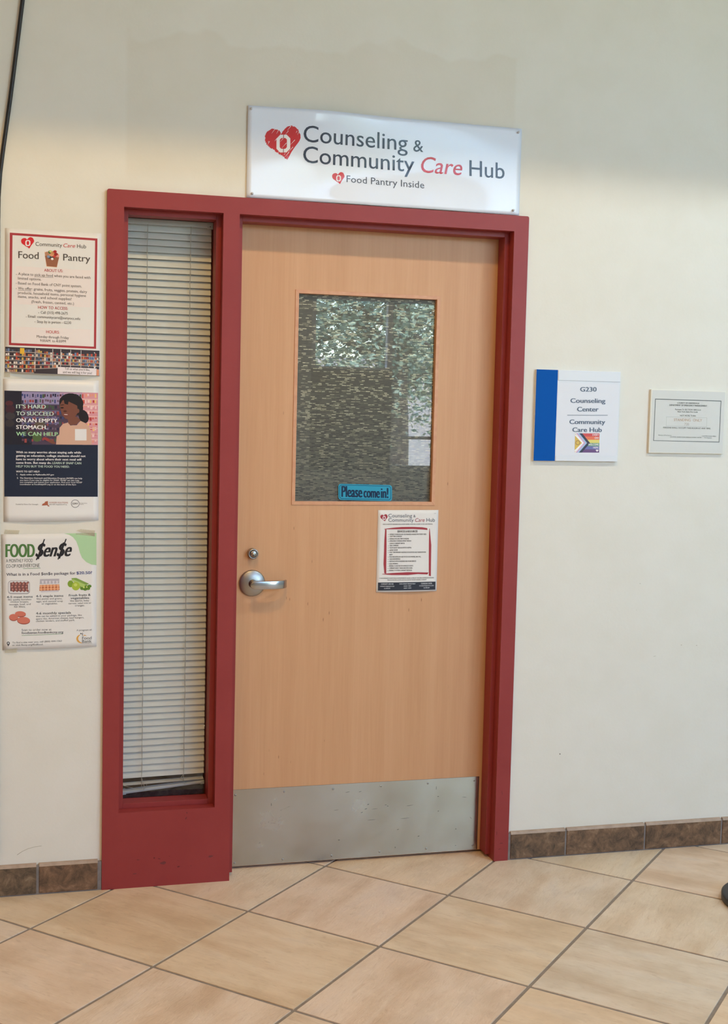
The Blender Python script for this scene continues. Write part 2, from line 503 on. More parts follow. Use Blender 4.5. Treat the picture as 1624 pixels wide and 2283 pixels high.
# window wall behind the viewer (seen mirrored in the door glass)
WX0, WX1 = 2.58, 6.3
CX0, CX1, CZ0, CZ1 = 1.75, 8.9, 2.90, 4.20       # unseen high strip window, added to bring sky light onto the upper wall
c = MB()
c.box(XL, WX0, YB-.2, YB, 0, CZ0); c.box(XL, CX0, YB-.2, YB, CZ0, CEIL_HI)
c.box(WX1, XR, YB-.2, YB, 0, CZ0); c.box(CX1, XR, YB-.2, YB, CZ0, CEIL_HI)
c.box(WX0, WX1, YB-.2, YB, 2.69, CZ0)
c.box(CX0, CX1, YB-.2, YB, CZ1, CEIL_HI)
c.box(WX0, WX1, YB-.2, YB, 0, .95)
tag(c.build('wall_front', M_FARWALL), 'window wall behind the viewer', 'wall', kind='structure')
c = MB(); c.box(WX0, 3.42, YB-.2, YB, .95, 1.96)
tag(c.build('wall_panel', M_DARKPANEL), 'dark infill panel beneath the left end of the big window', 'wall panel', kind='structure').name = 'wall_front_panel'
win = empty('window_2', (0, 0, 0)); tag(win, 'wide daylight window, plus an added unseen high strip, in the wall behind the viewer', 'window', kind='structure')
c = MB()
for x in (WX0, 3.38, 4.85, WX1-.06): c.box(x, x+.05, YB-.12, YB-.04, 1.96 if x < 3 else .95, 2.69)
c.box(WX0, WX1, YB-.12, YB-.04, 1.955, 1.985) if False else None
c.box(WX0, WX1, YB-.12, YB-.04, 2.65, 2.69)
c.box(3.42, WX1, YB-.12, YB-.04, .95, 1.0)
c.box(3.42, WX1, YB-.12, YB-.04, 1.27, 1.30)
c.box(WX0, 3.42, YB-.12, YB-.04, 1.96, 1.985)
for x in (CX0, 3.4, 5.1, 6.8, CX1-.05): c.box(x, x+.05, YB-.12, YB-.04, CZ0, CZ1)
c.box(CX0, CX1, YB-.12, YB-.04, CZ0, CZ0+.04); c.box(CX0, CX1, YB-.12, YB-.04, CZ1-.04, CZ1)
c.build('window_frame', M_WINFRAME, win)
for (x0, x1, z0, z1) in ((WX0, 3.42, 1.96, 2.69), (3.42, WX1, .95, 2.69), (CX0, CX1, CZ0, CZ1)):
    c = MB(); c.box(x0, x1, YB-.085, YB-.079, z0, z1); c.build('pane', M_WGLASS, win)

# daylight portals at the window
for (x0, x1, z0, z1) in ((WX0, WX1, .95, 2.69), (CX0, CX1, CZ0, CZ1)):
    pl = bpy.data.lights.new('window_portal', 'AREA'); pl.shape = 'RECTANGLE'
    pl.size = x1-x0; pl.size_y = z1-z0; pl.cycles.is_portal = True
    po = bpy.data.objects.new('window_portal', pl); COL.objects.link(po)
    po.location = ((x0+x1)/2, YB-.21, (z0+z1)/2); po.rotation_euler = (math.radians(90), 0, 0)

# downlights
LAMP_WHERE = ['third from the left in the row by the door wall', 'second from the left in the row by the door wall', 'rightmost in the row by the door wall', 'leftmost in the row by the door wall',
              'leftmost in the row by the windows', 'middle one in the row by the windows', 'rightmost in the row by the windows']
M_TRIM = mat('lamp_trim', (.7, .7, .7, 1), .4)
M_LENS = mat('lamp_lens', (.8, .8, .8, 1), .5, emit=(1, .80, .56, 1), estr=2.0)
for i, ((x, y), p) in enumerate(zip(LAMPS, LAMP_LIGHT)):
    a = bpy.data.lights.new('downlight_bulb', 'AREA'); a.shape = 'DISK'; a.size = .17
    a.energy = 30*max(p); a.color = tuple(q/max(p) for q in p)
    ao = bpy.data.objects.new('downlight_bulb', a); COL.objects.link(ao); ao.location = (x, y, LAMP_Z-.012)
    t = empty('ceiling_downlight', (x, y, LAMP_Z))
    tag(t, 'round white pendant downlight, ' + LAMP_WHERE[i], 'ceiling light', 'downlights above the hall')
    b = MB(); b.lathe([(.05, .18), (.15, .12), (.16, 0), (.145, 0), (.14, .1)], (0, 0, 0), 'z', 24); b.build('housing', M_TRIM, t)
    b = MB(); b.lathe([(.14, 0.002), (.14, .006)], (0, 0, 0), 'z', 24); b.build('lens', M_LENS, t)

# room behind the door
c = MB()
c.box(-1.2, 2.2, 2.0, 2.1, 0, 2.8); c.box(-1.3, -1.2, .16, 2.1, 0, 2.8); c.box(2.2, 2.3, .16, 2.1, 0, 2.8)
tag(c.build('wall_office', M_OFFICE), 'walls of the dim room behind the door', 'wall', kind='structure')
c = MB(); c.box(-1.3, 2.3, .16, 2.1, 2.8, 2.9)
tag(c.build('ceiling_office', M_CEIL), 'ceiling of the dim room behind the door', 'ceiling', kind='structure')
c = MB(); c.box(0.05, .36, .1505, 1.99, -.06, .262)
c.v = c.v
tag(c.build('floor_office', M_CARPET), 'dark ledge behind the blind', 'floor', kind='structure')
c = MB(); c.box(-1.19, 2.19, .30, 1.99, -.06, -.001)
tag(c.build('floor_carpet', M_CARPET), 'dark carpet of the room behind the door', 'floor', kind='structure')

# ---------------------------------------------------------------- red door frame
H, XO = 2.176, 1.372
XJ, XM0, XM1, XD = .051, .3555, .4066, 1.321
ZH = 2.125
SZ = .2455
S, SY0, SY1 = .016, .040, .100
fr = empty('trim_1'); tag(fr, 'dark red painted steel frame around the door and the tall side window', 'door frame', kind='structure')
m_ = MB()
def arc(cx, cz, r, a0, a1, n=5):
    return [(cx+r*math.cos(math.radians(a0+(a1-a0)*i/n)), cz+r*math.sin(math.radians(a0+(a1-a0)*i/n))) for i in range(n+1)]
m_.prism([(0, ZH), (XO, ZH)]+arc(XO-.006, H-.006, .006, 0, 90)+arc(.006, H-.006, .006, 90, 180), 0, .158)
m_.build('head', M_RED, fr)
for x0, x1, z0 in ((0, XJ, 0), (XD, XO, 0), (XM0, XM1, 0)):
    b = MB(); b.box(x0, x1, 0, .158, z0, ZH)
    b.build('mullion' if x0 == XM0 else 'jamb', M_RED, fr)
b = MB(); b.box(XJ, XM0, 0, .150, 0, SZ); b.build('base_panel', M_RED, fr)
# stops: door opening then side window
for (x0, x1, z0, z1) in ((XM1, XM1+S, .012, ZH), (XD-S, XD, .012, ZH), (XM1+S, XD-S, ZH-S, ZH),
                         (XJ, XJ+S, SZ, ZH), (XM0-S, XM0, SZ, ZH), (XJ+S, XM0-S, ZH-S, ZH), (XJ+S, XM0-S, SZ, SZ+S)):
    b = MB(); b.box(x0, x1, SY0, SY1-.004, z0, z1); b.build('stop_bead', M_RED, fr, bevel=.0008)
# rear side of the side-window pocket
for (x0, x1, z0, z1) in ((XJ, XJ+S-.004, SZ, ZH), (XM0-S+.004, XM0, SZ, ZH)):
    b = MB(); b.box(x0, x1, .104, .158, z0, z1); b.build('rear_bead', M_RED, fr)
# chips and scuffs on the base panel and jamb (pixel-measured, flat marks)
def at(U, V, Y):
    d = FW*FPX + RT*(U-PPX) - UP*(V-PPY)
    return CAM + d*((Y-CAM.y)/d.y)
def blob(pts_c, w_, h_, ang, n=9, jit=.35, seed=0):
    rr = random.Random(seed)
    out = []
    for i in range(n):
        a = 2*math.pi*i/n
        r = 1-jit*rr.random()
        x, z = math.cos(a)*w_*r, math.sin(a)*h_*r
        out.append((pts_c[0]+x*math.cos(ang)-z*math.sin(ang), pts_c[1]+x*math.sin(ang)+z*math.cos(ang)))
    return out
for i, (u, v, ww, hh, an, sm) in enumerate(((417, 1812, .003, .004, .3, 0), (415, 1824, .0025, .0075, -.5, 0), (411, 1818, .0015, .001, 0, 0),
        (308, 1917, .007, .0018, -.15, 0), (344, 1913, .0035, .0045, 0, 0), (355, 1914.5, .0075, .002, -.25, 0), (378, 1909, .003, .0012, -.3, 0),
        (398, 1932, .006, .003, .2, 0), (397, 1918, .0018, .0012, 0, 0), (364, 1924, .014, .007, .1, 1), (300, 1948, .011, .002, .1, 1),
        (470, 1909, .012, .005, .1, 1), (426, 1930, .002, .002, 0, 0))):
    p = at(u, v, 0)
    b = MB(); b.prism(blob((p.x, p.z), ww*.8, hh*.8, an, seed=i), -.0004, .0005)
    b.build('paint_smudge' if sm else 'paint_chip', M_SMUDGE if sm else M_REDCHIP, fr)
for i, (u, v, ww, hh, an) in enumerate(((1120, 1768, .001, .009, .1), (1108, 1858, .001, .009, 0), (1114, 1893, .006, .001, .3), (1118, 1880, .007, .0012, 0))):
    p = at(u, v, 0)
    b = MB(); b.prism(blob((p.x, p.z), ww, hh, an, seed=i+40), -.0003, .0005); b.build('paint_chip', M_REDCHIP, fr)

# side window: pane + blind
win1 = MB(); win1.box(XJ+.002, XM0-.002, .098, .103, SZ+.002, ZH-.002)
tag(win1.build('window_1', M_GLASS), 'tall narrow clear glass side window left of the door', 'window', kind='structure')

bl = empty('window_blind', (.206, .13, SZ))
tag(bl, 'closed off-white venetian blind with a crooked bottom rail behind the tall side window', 'blind')
BX0, BX1, BY = .071, .3395, .131
def P_(o): o.matrix_parent_inverse = Matrix.Translation((-.206, -.13, -SZ)); return o
b = MB(); b.box(BX0-.001, BX1, BY-.014, BY+.012, 2.094, 2.1105); P_(b.build('head_rail', M_RAILB, bl, bevel=.0015))
b = MB(); b.box(BX1-.017, BX1+.001, BY-.017, BY-.0145, 2.089, 2.110)
P_(b.build('end_bracket', M_RAILB, bl))
b = MB(); b.lathe([(.0016, 0), (.0016, .002)], (BX1-.008, BY-.0195, 2.097), 'y', 10); P_(b.build('rivet', M_BLACK, bl))
# one slat: shallow crowned strip, nearly closed
SP = .0211
prof = []
TH = math.radians(64)
for i in range(6):
    t = -0.5+i/5
    u_ = t*.0250; cr = .0016*(1-4*t*t)
    prof.append((u_*math.cos(TH)-cr*math.sin(TH), u_*math.sin(TH)+cr*math.cos(TH)))   # lower edge nearer the viewer
sm_ = MB()
ring = prof + [(a-.0004, b_+.0002) for a, b_ in prof][::-1]
sm_.prism([(y, z) for y, z in ring], -(BX1-BX0)/2+.0015, (BX1-BX0)/2-.0015, 'x')
slat0 = sm_.build('slat', M_SLAT, bl)
xc = (BX0+BX1)/2
n_sl = 84
rs = random.Random(5)
zs = [2.083-SP*i for i in range(n_sl)]
for i, z in enumerate(zs):
    o = slat0 if i == 0 else slat0.copy()
    if i: COL.objects.link(o)
    tilt = 0
    if i == 5: dz = -.002
    else: dz = 0
    if i > 50: tilt = (i-50)/34*.020 + rs.uniform(-.003, .003)
    o.location = (xc-.206, BY-.13, z+dz-SZ)
    o.rotation_euler = (rs.uniform(-.03, .03), -tilt, 0)
# bottom: hanging last slat and crooked bottom rail
b = MB(); b.box(-.131, .131, -.011, .011, -.0007, .0007)
o = b.build('slat', M_SLAT, bl); o.location = (xc-.206, 0, .3025-SZ); o.rotation_euler = (.15, -.035, 0)
b = MB(); b.box(-.1335, .1335, -.010, .010, -.0045, .0045)
o = b.build('bottom_rail', M_RAILB, bl, bevel=.002); o.location = (xc-.206, 0, .2845-SZ); o.rotation_euler = (.2, -.088, 0)
for s in (-1, 1):
    b = MB(); b.box(.128*s-.006, .128*s+.006, -.0115, .0115, -.0062, .0058)
    o2 = b.build('end_cap', M_RAILB, o, bevel=.001)
for cx in (.134, .2705):
    b = MB()
    pts = [(cx+.0012*math.sin(i*1.1), BY-.0135-.0004*math.cos(i*.9), 2.094-i*(2.094-.30)/90) for i in range(91)]
    b.tube(pts, .00075, 5)
    pts = [(cx+.0012*math.sin(i*1.1+2.4), BY-.0138, 2.094-i*(2.094-.30)/90) for i in range(91)]
    b.tube(pts, .0006, 5)
    P_(b.build('ladder_cord', M_CORD, bl))
b = MB()
b.tube([(.134, BY-.014, .318), (.139, BY-.015, .305), (.142, BY-.016, .292), (.141, BY-.015, .279)], .0007, 5)
b.tube([(.073, BY-.012, .297), (.10, BY-.013, .289), (.128, BY-.014, .282), (.142, BY-.014, .279)], .0006, 5)
b.tube([(.134, BY-.014, .300), (.133, BY-.014, .285)], .0006, 5)
b.tube([(.138, BY-.014, .305), (.147, BY-.016, .303), (.150, BY-.016, .294), (.146, BY-.015, .286), (.141, BY-.015, .283)], .0005, 5)
b.tube([(.2705, BY-.014, .327), (.262, BY-.015, .314), (.256, BY-.016, .312), (.268, BY-.015, .305), (.276, BY-.015, .298), (.272, BY-.015, .292)], .0006, 5)
P_(b.build('loose_cord', M_CORD, bl, kind='stuff'))

# ---------------------------------------------------------------- the door
DY = SY1
dz0, dz1 = .008, 2.121
GX0, GX1, GZ0, GZ1 = .622, 1.094, 1.224, 1.900
b = MB()
DX0, DX1 = XM1+.003, XD-.003
MW = .0115
hx0, hx1, hz0, hz1 = GX0-MW, GX1+MW, GZ0-MW, GZ1+MW
b.box(DX0, hx0, DY, DY+.044, dz0, dz1); b.box(hx1, DX1, DY, DY+.044, dz0, dz1)
b.box(hx0, hx1, DY, DY+.044, dz0, hz0); b.box(hx0, hx1, DY, DY+.044, hz1, dz1)
door = tag(b.build('door_1', M_WOOD), 'light beech veneer door with a window, lever handle and steel kick plate', 'door', kind='structure')
# mitred moulding round the glass
R_ = lambda a, c: [(hx0, hz0), (hx1, hz0), (hx1, hz1), (hx0, hz1)]
O4 = [(hx0, hz0), (hx1, hz0), (hx1, hz1), (hx0, hz1)]
I4 = [(GX0, GZ0), (GX1, GZ0), (GX1, GZ1), (GX0, GZ1)]
for k in range(4):
    a0, a1 = O4[k], O4[(k+1) % 4]; i0, i1 = I4[k], I4[(k+1) % 4]
    g = .0004
    b = MB(); b.prism([a0, a1, i1, i0], DY-.0025, DY+.022)
    o = b.build('moulding', M_MOULD, door, bevel=.0005)
b = MB(); b.box(GX0-.004, GX1+.004, DY+.0125, DY+.0150, GZ0-.004, GZ1+.004); pane = b.build('glass_pane', M_GLASS, door)
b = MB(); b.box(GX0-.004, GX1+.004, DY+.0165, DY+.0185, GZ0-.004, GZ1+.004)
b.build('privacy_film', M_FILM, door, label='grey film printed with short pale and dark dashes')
# kick plate
KX1 = 1.2935
b = MB(); b.box(DX0+.016, KX1, DY-.0016, DY, .0095, .2685)
kp = b.build('kick_plate', M_STEEL, door, label='scratched brushed steel kick plate')
b = MB(); b.box(KX1, KX1+.0042, DY-.0006, DY, .0095, .2685)  # thin dark brown strip along the plate's right edge
b.build('edge_strip', mat('brown_edge', rgb(86, 62, 54), .6), kp)
sc_ = MB(); sc_.lathe([(.0034, 0), (.0034, -.0004), (.0024, -.0014), (.001, -.0018)], (0, 0, 0), 'y', 12)
scr = None
for (x, z) in ((.440, .251), (.604, .253), (.773, .253), (.941, .254), (1.109, .2545), (1.279, .255),
               (.441, .021), (.604, .022), (.773, .023), (.942, .025), (1.110, .0245), (1.280, .025)):
    if scr is None: scr = sc_.build('screw', M_SCREW, kp); o = scr
    else: o = scr.copy(); COL.objects.link(o)
    o.location = (x, DY-.0016, z)
# scuff marks on the plate
M_SCUFF = mat('dark_scuff', rgb(70, 68, 66), .6, .4)
b = MB()
k_ = .3571
for i, (u, v, ww, hh, an) in enumerate(((717, 484, .004, .0012, 0), (295, 262, .0007, .006, .1), (900, 262, .004, .0012, .3), (885, 290, .006, .0008, .2),
        (1022, 272, .003, .0009, 0), (860, 312, .005, .0008, .3), (1215, 460, .004, .001, .2), (1447, 415, .002, .0012, 0), (1338, 303, .002, .001, .3),
        (1130, 348, .018, .0005, .05), (1160, 268, .014, .0005, .1), (920, 358, .018, .0004, .05), (770, 185, .010, .0005, .1), (850, 182, .006, .0006, .2),
        (1337, 212, .004, .0006, 0), (1325, 160, .0005, .008, 0), (1068, 530, .001, .003, .2), (1500, 216, .009, .0004, -.1), (1445, 518, .003, .0008, 0), (700, 297, .009, .0004, .1),
        (940, 290, .012, .0004, .05), (1085, 418, .005, .0006, .1), (1540, 345, .007, .0005, -.8), (1010, 264, .004, .0005, .1))):
    p = at(500+u*k_, 1700+v*k_, DY-.0017)
    b.prism(blob((p.x, p.z), ww, hh, an, seed=i+70), DY-.0018, DY-.0015)
b.build('scuff_marks', M_SCUFF, kp)

# small dark flecks in the veneer
# lock cylinder
LC = (.483, DY, 1.0535)
b = MB(); b.lathe([(.0175, 0), (.0175, -.006), (.0172, -.0195), (.0160, -.022), (.0130, -.022), (.0125, -.0205), (.0001, -.0205)], LC, 'y', 40)
lk = b.build('lock_cylinder', M_SATIN, door)
b = MB(); b.lathe([(.0108, -.020), (.0108, -.0235), (.0100, -.0245), (.0001, -.0245)], LC, 'y', 32); b.build('cylinder_plug', M_SATIN2, lk)
b = MB(); b.lathe([(.0072, -.0240), (.0072, -.0262), (.0001, -.0262)], (LC[0], LC[1], LC[2]-.003), 'y', 24); b.build('keyway_face', M_SATIN, lk)
b = MB(); b.box(LC[0]-.0012, LC[0]+.0012, DY-.0268, DY-.026, LC[2]-.0065, LC[2]-.0005); b.box(LC[0]-.002, LC[0]+.002, DY-.0268, DY-.026, LC[2]-.0035, LC[2]-.0015); b.build('keyhole', M_BLACK, lk)
# lever handle
HC = (.4835, DY, .9555)
b = MB(); b.lathe([(.0435, 0), (.0435, -.0035), (.0425, -.0065), (.0395, -.0085), (.028, -.0118), (.019, -.0145), (.0001, -.0150)], HC, 'y', 56)
hd = b.build('handle_rose', M_SATIN, door)
b = MB(); b.lathe([(.0150, -.013), (.0110, -.018), (.0098, -.026), (.0098, -.050), (.0001, -.052)], (HC[0], DY, HC[2]), 'y', 28); b.build('spindle_neck', M_SATIN, hd)
# lever blade: swept strip, rounded hub end, return at the far end
path = [(-.0145, -.0560), (-.010, -.0572), (0, -.0580), (.020, -.0585), (.040, -.0582), (.056, -.0560), (.070, -.0520), (.082, -.0455), (.090, -.0375), (.0945, -.0290), (.0965, -.0205)]
hw = [.0045, .0098, .0130, .0132, .0132, .0132, .0132, .0132, .0130, .0128, .0124]
vs, fs = [], []
TKN = .0075
for i, ((px_, py_), hh_) in enumerate(zip(path, hw)):
    a = Vector(path[max(i-1, 0)]); c_ = Vector(path[min(i+1, len(path)-1)])
    d = (c_-a).normalized(); nrm = Vector((-d.y, d.x))   # toward the door
    t = TKN*(.6 if i == 0 else 1)
    ring_ = []
    for (sy, sz) in ((0, -1), (0.0, 1), (1, 1), (1, -1)):
        ring_.append((sy, sz))
    # rounded-rectangle section, 12 points
    r_ = .0018
    sec = [(0, -hh_+r_), (0, hh_-r_), (r_*.3, hh_-r_*.3), (r_, hh_), (t-r_, hh_), (t-r_*.3, hh_-r_*.3), (t, hh_-r_), (t, -hh_+r_), (t-r_*.3, -hh_+r_*.3), (t-r_, -hh_), (r_, -hh_), (r_*.3, -hh_+r_*.3)]
    for (q, z) in sec:
        vs.append((HC[0]+px_*(1.16 if px_ > 0 else 1)+nrm.x*q, DY+py_+nrm.y*q, HC[2]+z))
n_ = 12
for i in range(len(path)-1):
    for k in range(n_):
        fs.append((i*n_+k, i*n_+(k+1) % n_, (i+1)*n_+(k+1) % n_, (i+1)*n_+k))
fs.append(tuple(range(n_))); fs.append(tuple(range(len(path)*n_-1, (len(path)-1)*n_-1, -1)))
b = MB(); b.add(vs, fs, True)
lv = b.build('lever', M_SATIN2, hd)
lv.data.polygons.foreach_set('use_smooth', [False]*len(lv.data.polygons))
bm = bmesh.new(); bm.from_mesh(lv.data)
for fc in bm.faces: fc.smooth = True
for e in bm.edges: e.smooth = e.calc_face_angle(0) < .6 if len(e.link_faces) == 2 else False
bm.to_mesh(lv.data); bm.free()

# threshold strip under the door: dark gap is real; a thin sill behind it
b = MB(); b.box(XM1, XD, DY+.05, .30, -.002, .003); tag(b.build('trim_2', M_BLACK), 'dark threshold strip under the door', 'threshold', kind='structure')

# ---------------------------------------------------------------- tile baseboards
def baseboard(name, spans, ends, label):
    root = MB(); root.box(ends[0], ends[1], .0025, WY, -.002, .0925)
    ro = tag(root.build(name, M_GROUTB), label, 'baseboard', kind='structure')
    for (x0, x1) in spans:
        mbx = MB(); mbx.box(-(x1-x0)/2, (x1-x0)/2, -.0045, .0045, -.0435, .0435)
        o = mbx.build('tile', M_BTILE, ro, bevel=.0018); o.location = ((x0+x1)/2, .0037, .0475)
        mbc = MB(); mbc.prism([(-.001, .0895), (.003, .0965), (WY, .0985), (WY, .0895)], x0, x1, 'x')
        mbc.build('cap', M_BCAP, o).matrix_parent_inverse = Matrix.Translation((-(x0+x1)/2, -.0037, -.0475))
    return ro
baseboard('baseboard_left', [(-1.40, -1.106), (-1.098, -.804), (-.796, -.502), (-.494, -.200), (-.1915, -.0125)], (-1.41, -.0005), 'dark brown slate-look tile skirting left of the red frame')
baseboard('baseboard_right', [(1.3815, 1.583), (1.590, 1.886), (1.893, 2.190), (2.197, 2.493), (2.50, 2.796), (2.803, 3.1)], (1.3725, 3.11), 'brown slate-look tile skirting right of the red frame')

# small marks on the wall
for i, (u, v, ww, hh) in enumerate(((1249, 1681, .0022, .0028), (1148, 1410, .004, .003), (1420, 1360, .001, .001), (1520, 1438, .003, .0012), (1554, 1439, .003, .0012), (1460, 1463, .006, .0008), (1428, 1301, .003, .001))):
    p = at(u, v, WY)
    b = MB(); b.prism(blob((p.x, p.z), ww, hh, .2, seed=i+9), WY-.0004, WY+.001)
    b.build('wall_mark', mat('mark_dark', rgb(96, 84, 72), .7) if i == 0 else (MATS.get('mark_pale') or mat('mark_pale', rgb(178, 170, 150), .7)), wall_back)
b = MB()
pp = [at(38+x, 1906-y, WY) for x, y in ((0, 0), (12, 8), (25, 14), (40, 18), (55, 20))]
b.tube([(p.x, WY-.0001, p.z) for p in pp], .0006, 4); b.build('wall_mark', MATS['mark_pale'], wall_back)

# ---------------------------------------------------------------- black cable at the left
b = MB()
cp = [at(54, -30, WY-.0075), at(50.6, 0, WY-.0075), at(37, 109, WY-.0075), at(23, 219, WY-.0075), at(7.7, 328, WY-.0075), at(0.5, 385, WY-.0075)]
xk = at(-3.3, 440, WY-.0075)
pts = [tuple(p) for p in cp]
pts = [(cp[0].x+.09, WY-.0075, cp[0].z+.75)] + pts + [(xk.x, WY-.0075, xk.z), (xk.x-.001, WY-.0075, xk.z-.08), (xk.x-.001, WY-.0075, 1.2), (xk.x-.002, WY-.0075, .11)]
b.tube(pts, .0062, 12)
tag(b.build('cable', M_CABLE), 'black cable running up the cream wall at the far left', 'cable')

# ---------------------------------------------------------------- stanchion at the right
SX, SYY = 2.07, -.535
st = empty('stand_base', (SX, SYY, 0)); tag(st, 'round black rubber stand base on the floor at the right edge', 'stand base')
b = MB(); b.lathe([(.170, 0), (.175, .004), (.175, .022), (.168, .028), (.05, .036), (.03, .05), (.0001, .05)], (0, 0, 0), 'z', 64); b.build('base', M_RUBBER, st)
b = MB(); b.lathe([(.025, .048), (.025, .07), (.018, .074), (.0001, .074)], (0, 0, 0), 'z', 24); b.build('socket', M_CHROME, st)

# ---------------------------------------------------------------- outdoors, mirrored in the door glass
M_GRASS = noisy('lawn', (.06, .10, .05, 1), (.11, .15, .08, 1), scale=9, rough=.9)
M_PATH = mat('concrete_path', (.55, .53, .50, 1), .8)
M_BARK = noisy('bark', (.07, .055, .045, 1), (.16, .13, .11, 1), scale=12, rough=.9)
M_LEAF = noisy('leaf_green', (.26, .45, .38, 1), (.50, .64, .46, 1), scale=2.2, rough=.5)
M_BRICKB = noisy('pale_building', (.66, .62, .64, 1), (.72, .70, .72, 1), scale=2, rough=.8)
b = MB(); b.box(-15, 30, -60, YB-.2, -.3, -.1)
tag(b.build('ground', M_GRASS), 'lawn outside the windows', 'lawn', kind='structure')
b = MB(); b.box(-15, 30, -15.6, -13.6, -.1, -.07)
tag(b.build('footpath', M_PATH), 'pale concrete path outside the windows', 'path', kind='structure')
def tree(x, y, hh, sd, label):
    rr = random.Random(sd)
    t = empty('tree', (x, y, -.1)); tag(t, label, 'tree', 'trees outside the windows')
    br = MB(); br.tube([(0, 0, 0), (.05, .02, 1.2), (.0, .1, 2.2), (.1, 0, 3.4), (0, 0, hh*.8)], [.26, .20, .17, .12, .04], 10)
    tips = []
    for k in range(30):
        z0 = rr.uniform(1.9, hh*.75); a = rr.uniform(0, 6.28); ln = rr.uniform(1.0, 2.2)
        p0 = Vector((0, 0, z0)); p1 = p0+Vector((math.cos(a)*ln*.5, math.sin(a)*ln*.5, rr.uniform(.1, .7))); p2 = p0+Vector((math.cos(a)*ln, math.sin(a)*ln, rr.uniform(-.2, 1.0)))
        br.tube([p0, p1, p2], [.08, .05, .015], 6); tips += [p1, p2, (p1+p2)/2]
    br.build('trunk', M_BARK, t)
    lf = MB()
    for k in range(17000):
        c_ = rr.choice(tips); s = rr.uniform(.035, .085)
        p = c_+Vector((max(-1.2, min(1.2, rr.gauss(0, .5))), max(-1.2, min(1.2, rr.gauss(0, .5))), rr.gauss(0, .42)))
        d = Vector((rr.uniform(-1, 1), rr.uniform(-1, 1), rr.uniform(-.6, .6))).normalized(); e = d.cross(Vector((rr.uniform(-1, 1), rr.uniform(-1, 1), rr.uniform(-1, 1)))).normalized()
        lf.add([p-d*s, p-e*s*.45, p+d*s, p+e*s*.45], [(0, 1, 2, 3)])
    lf.build('leaves', M_LEAF, t, kind='stuff')
tree(5.6, -15.0, 6.0, 1, 'broad green leafy tree nearest the windows')
tree(11.0, -23.0, 7.0, 2, 'green leafy tree farther along the lawn')
tree(2.0, -23.5, 7.0, 4, 'green leafy tree behind the dark infill panel')
b = MB(); b.box(3.5, 16, -34, -32, -.1, 3.2)
tag(b.build('building', M_BRICKB), 'pale low building across the lawn', 'building')

# ---------------------------------------------------------------- printed matter
_tc = {}
def glyphs(s, bold, shear):
    k = (s, bold, shear)
    if k in _tc: return _tc[k]
    cu = bpy.data.curves.new('txt', 'FONT'); cu.body = s; cu.size = 1; cu.resolution_u = 4 if len(s) < 14 else 2
    cu.shear = shear
    ob = bpy.data.objects.new('txt', cu)
    me = bpy.data.meshes.new_from_object(ob)
    v = [tuple(p.co)[:2] for p in me.vertices]; fcs = [tuple(p.vertices) for p in me.polygons]
    bpy.data.meshes.remove(me); bpy.data.objects.remove(ob); bpy.data.curves.remove(cu)
    x0 = min(p[0] for p in v); x1 = max(p[0] for p in v)
    _tc[k] = (v, fcs, x0, x1)
    return _tc[k]
CAPH = max(p[1] for p in glyphs('H', 0, 0)[0])

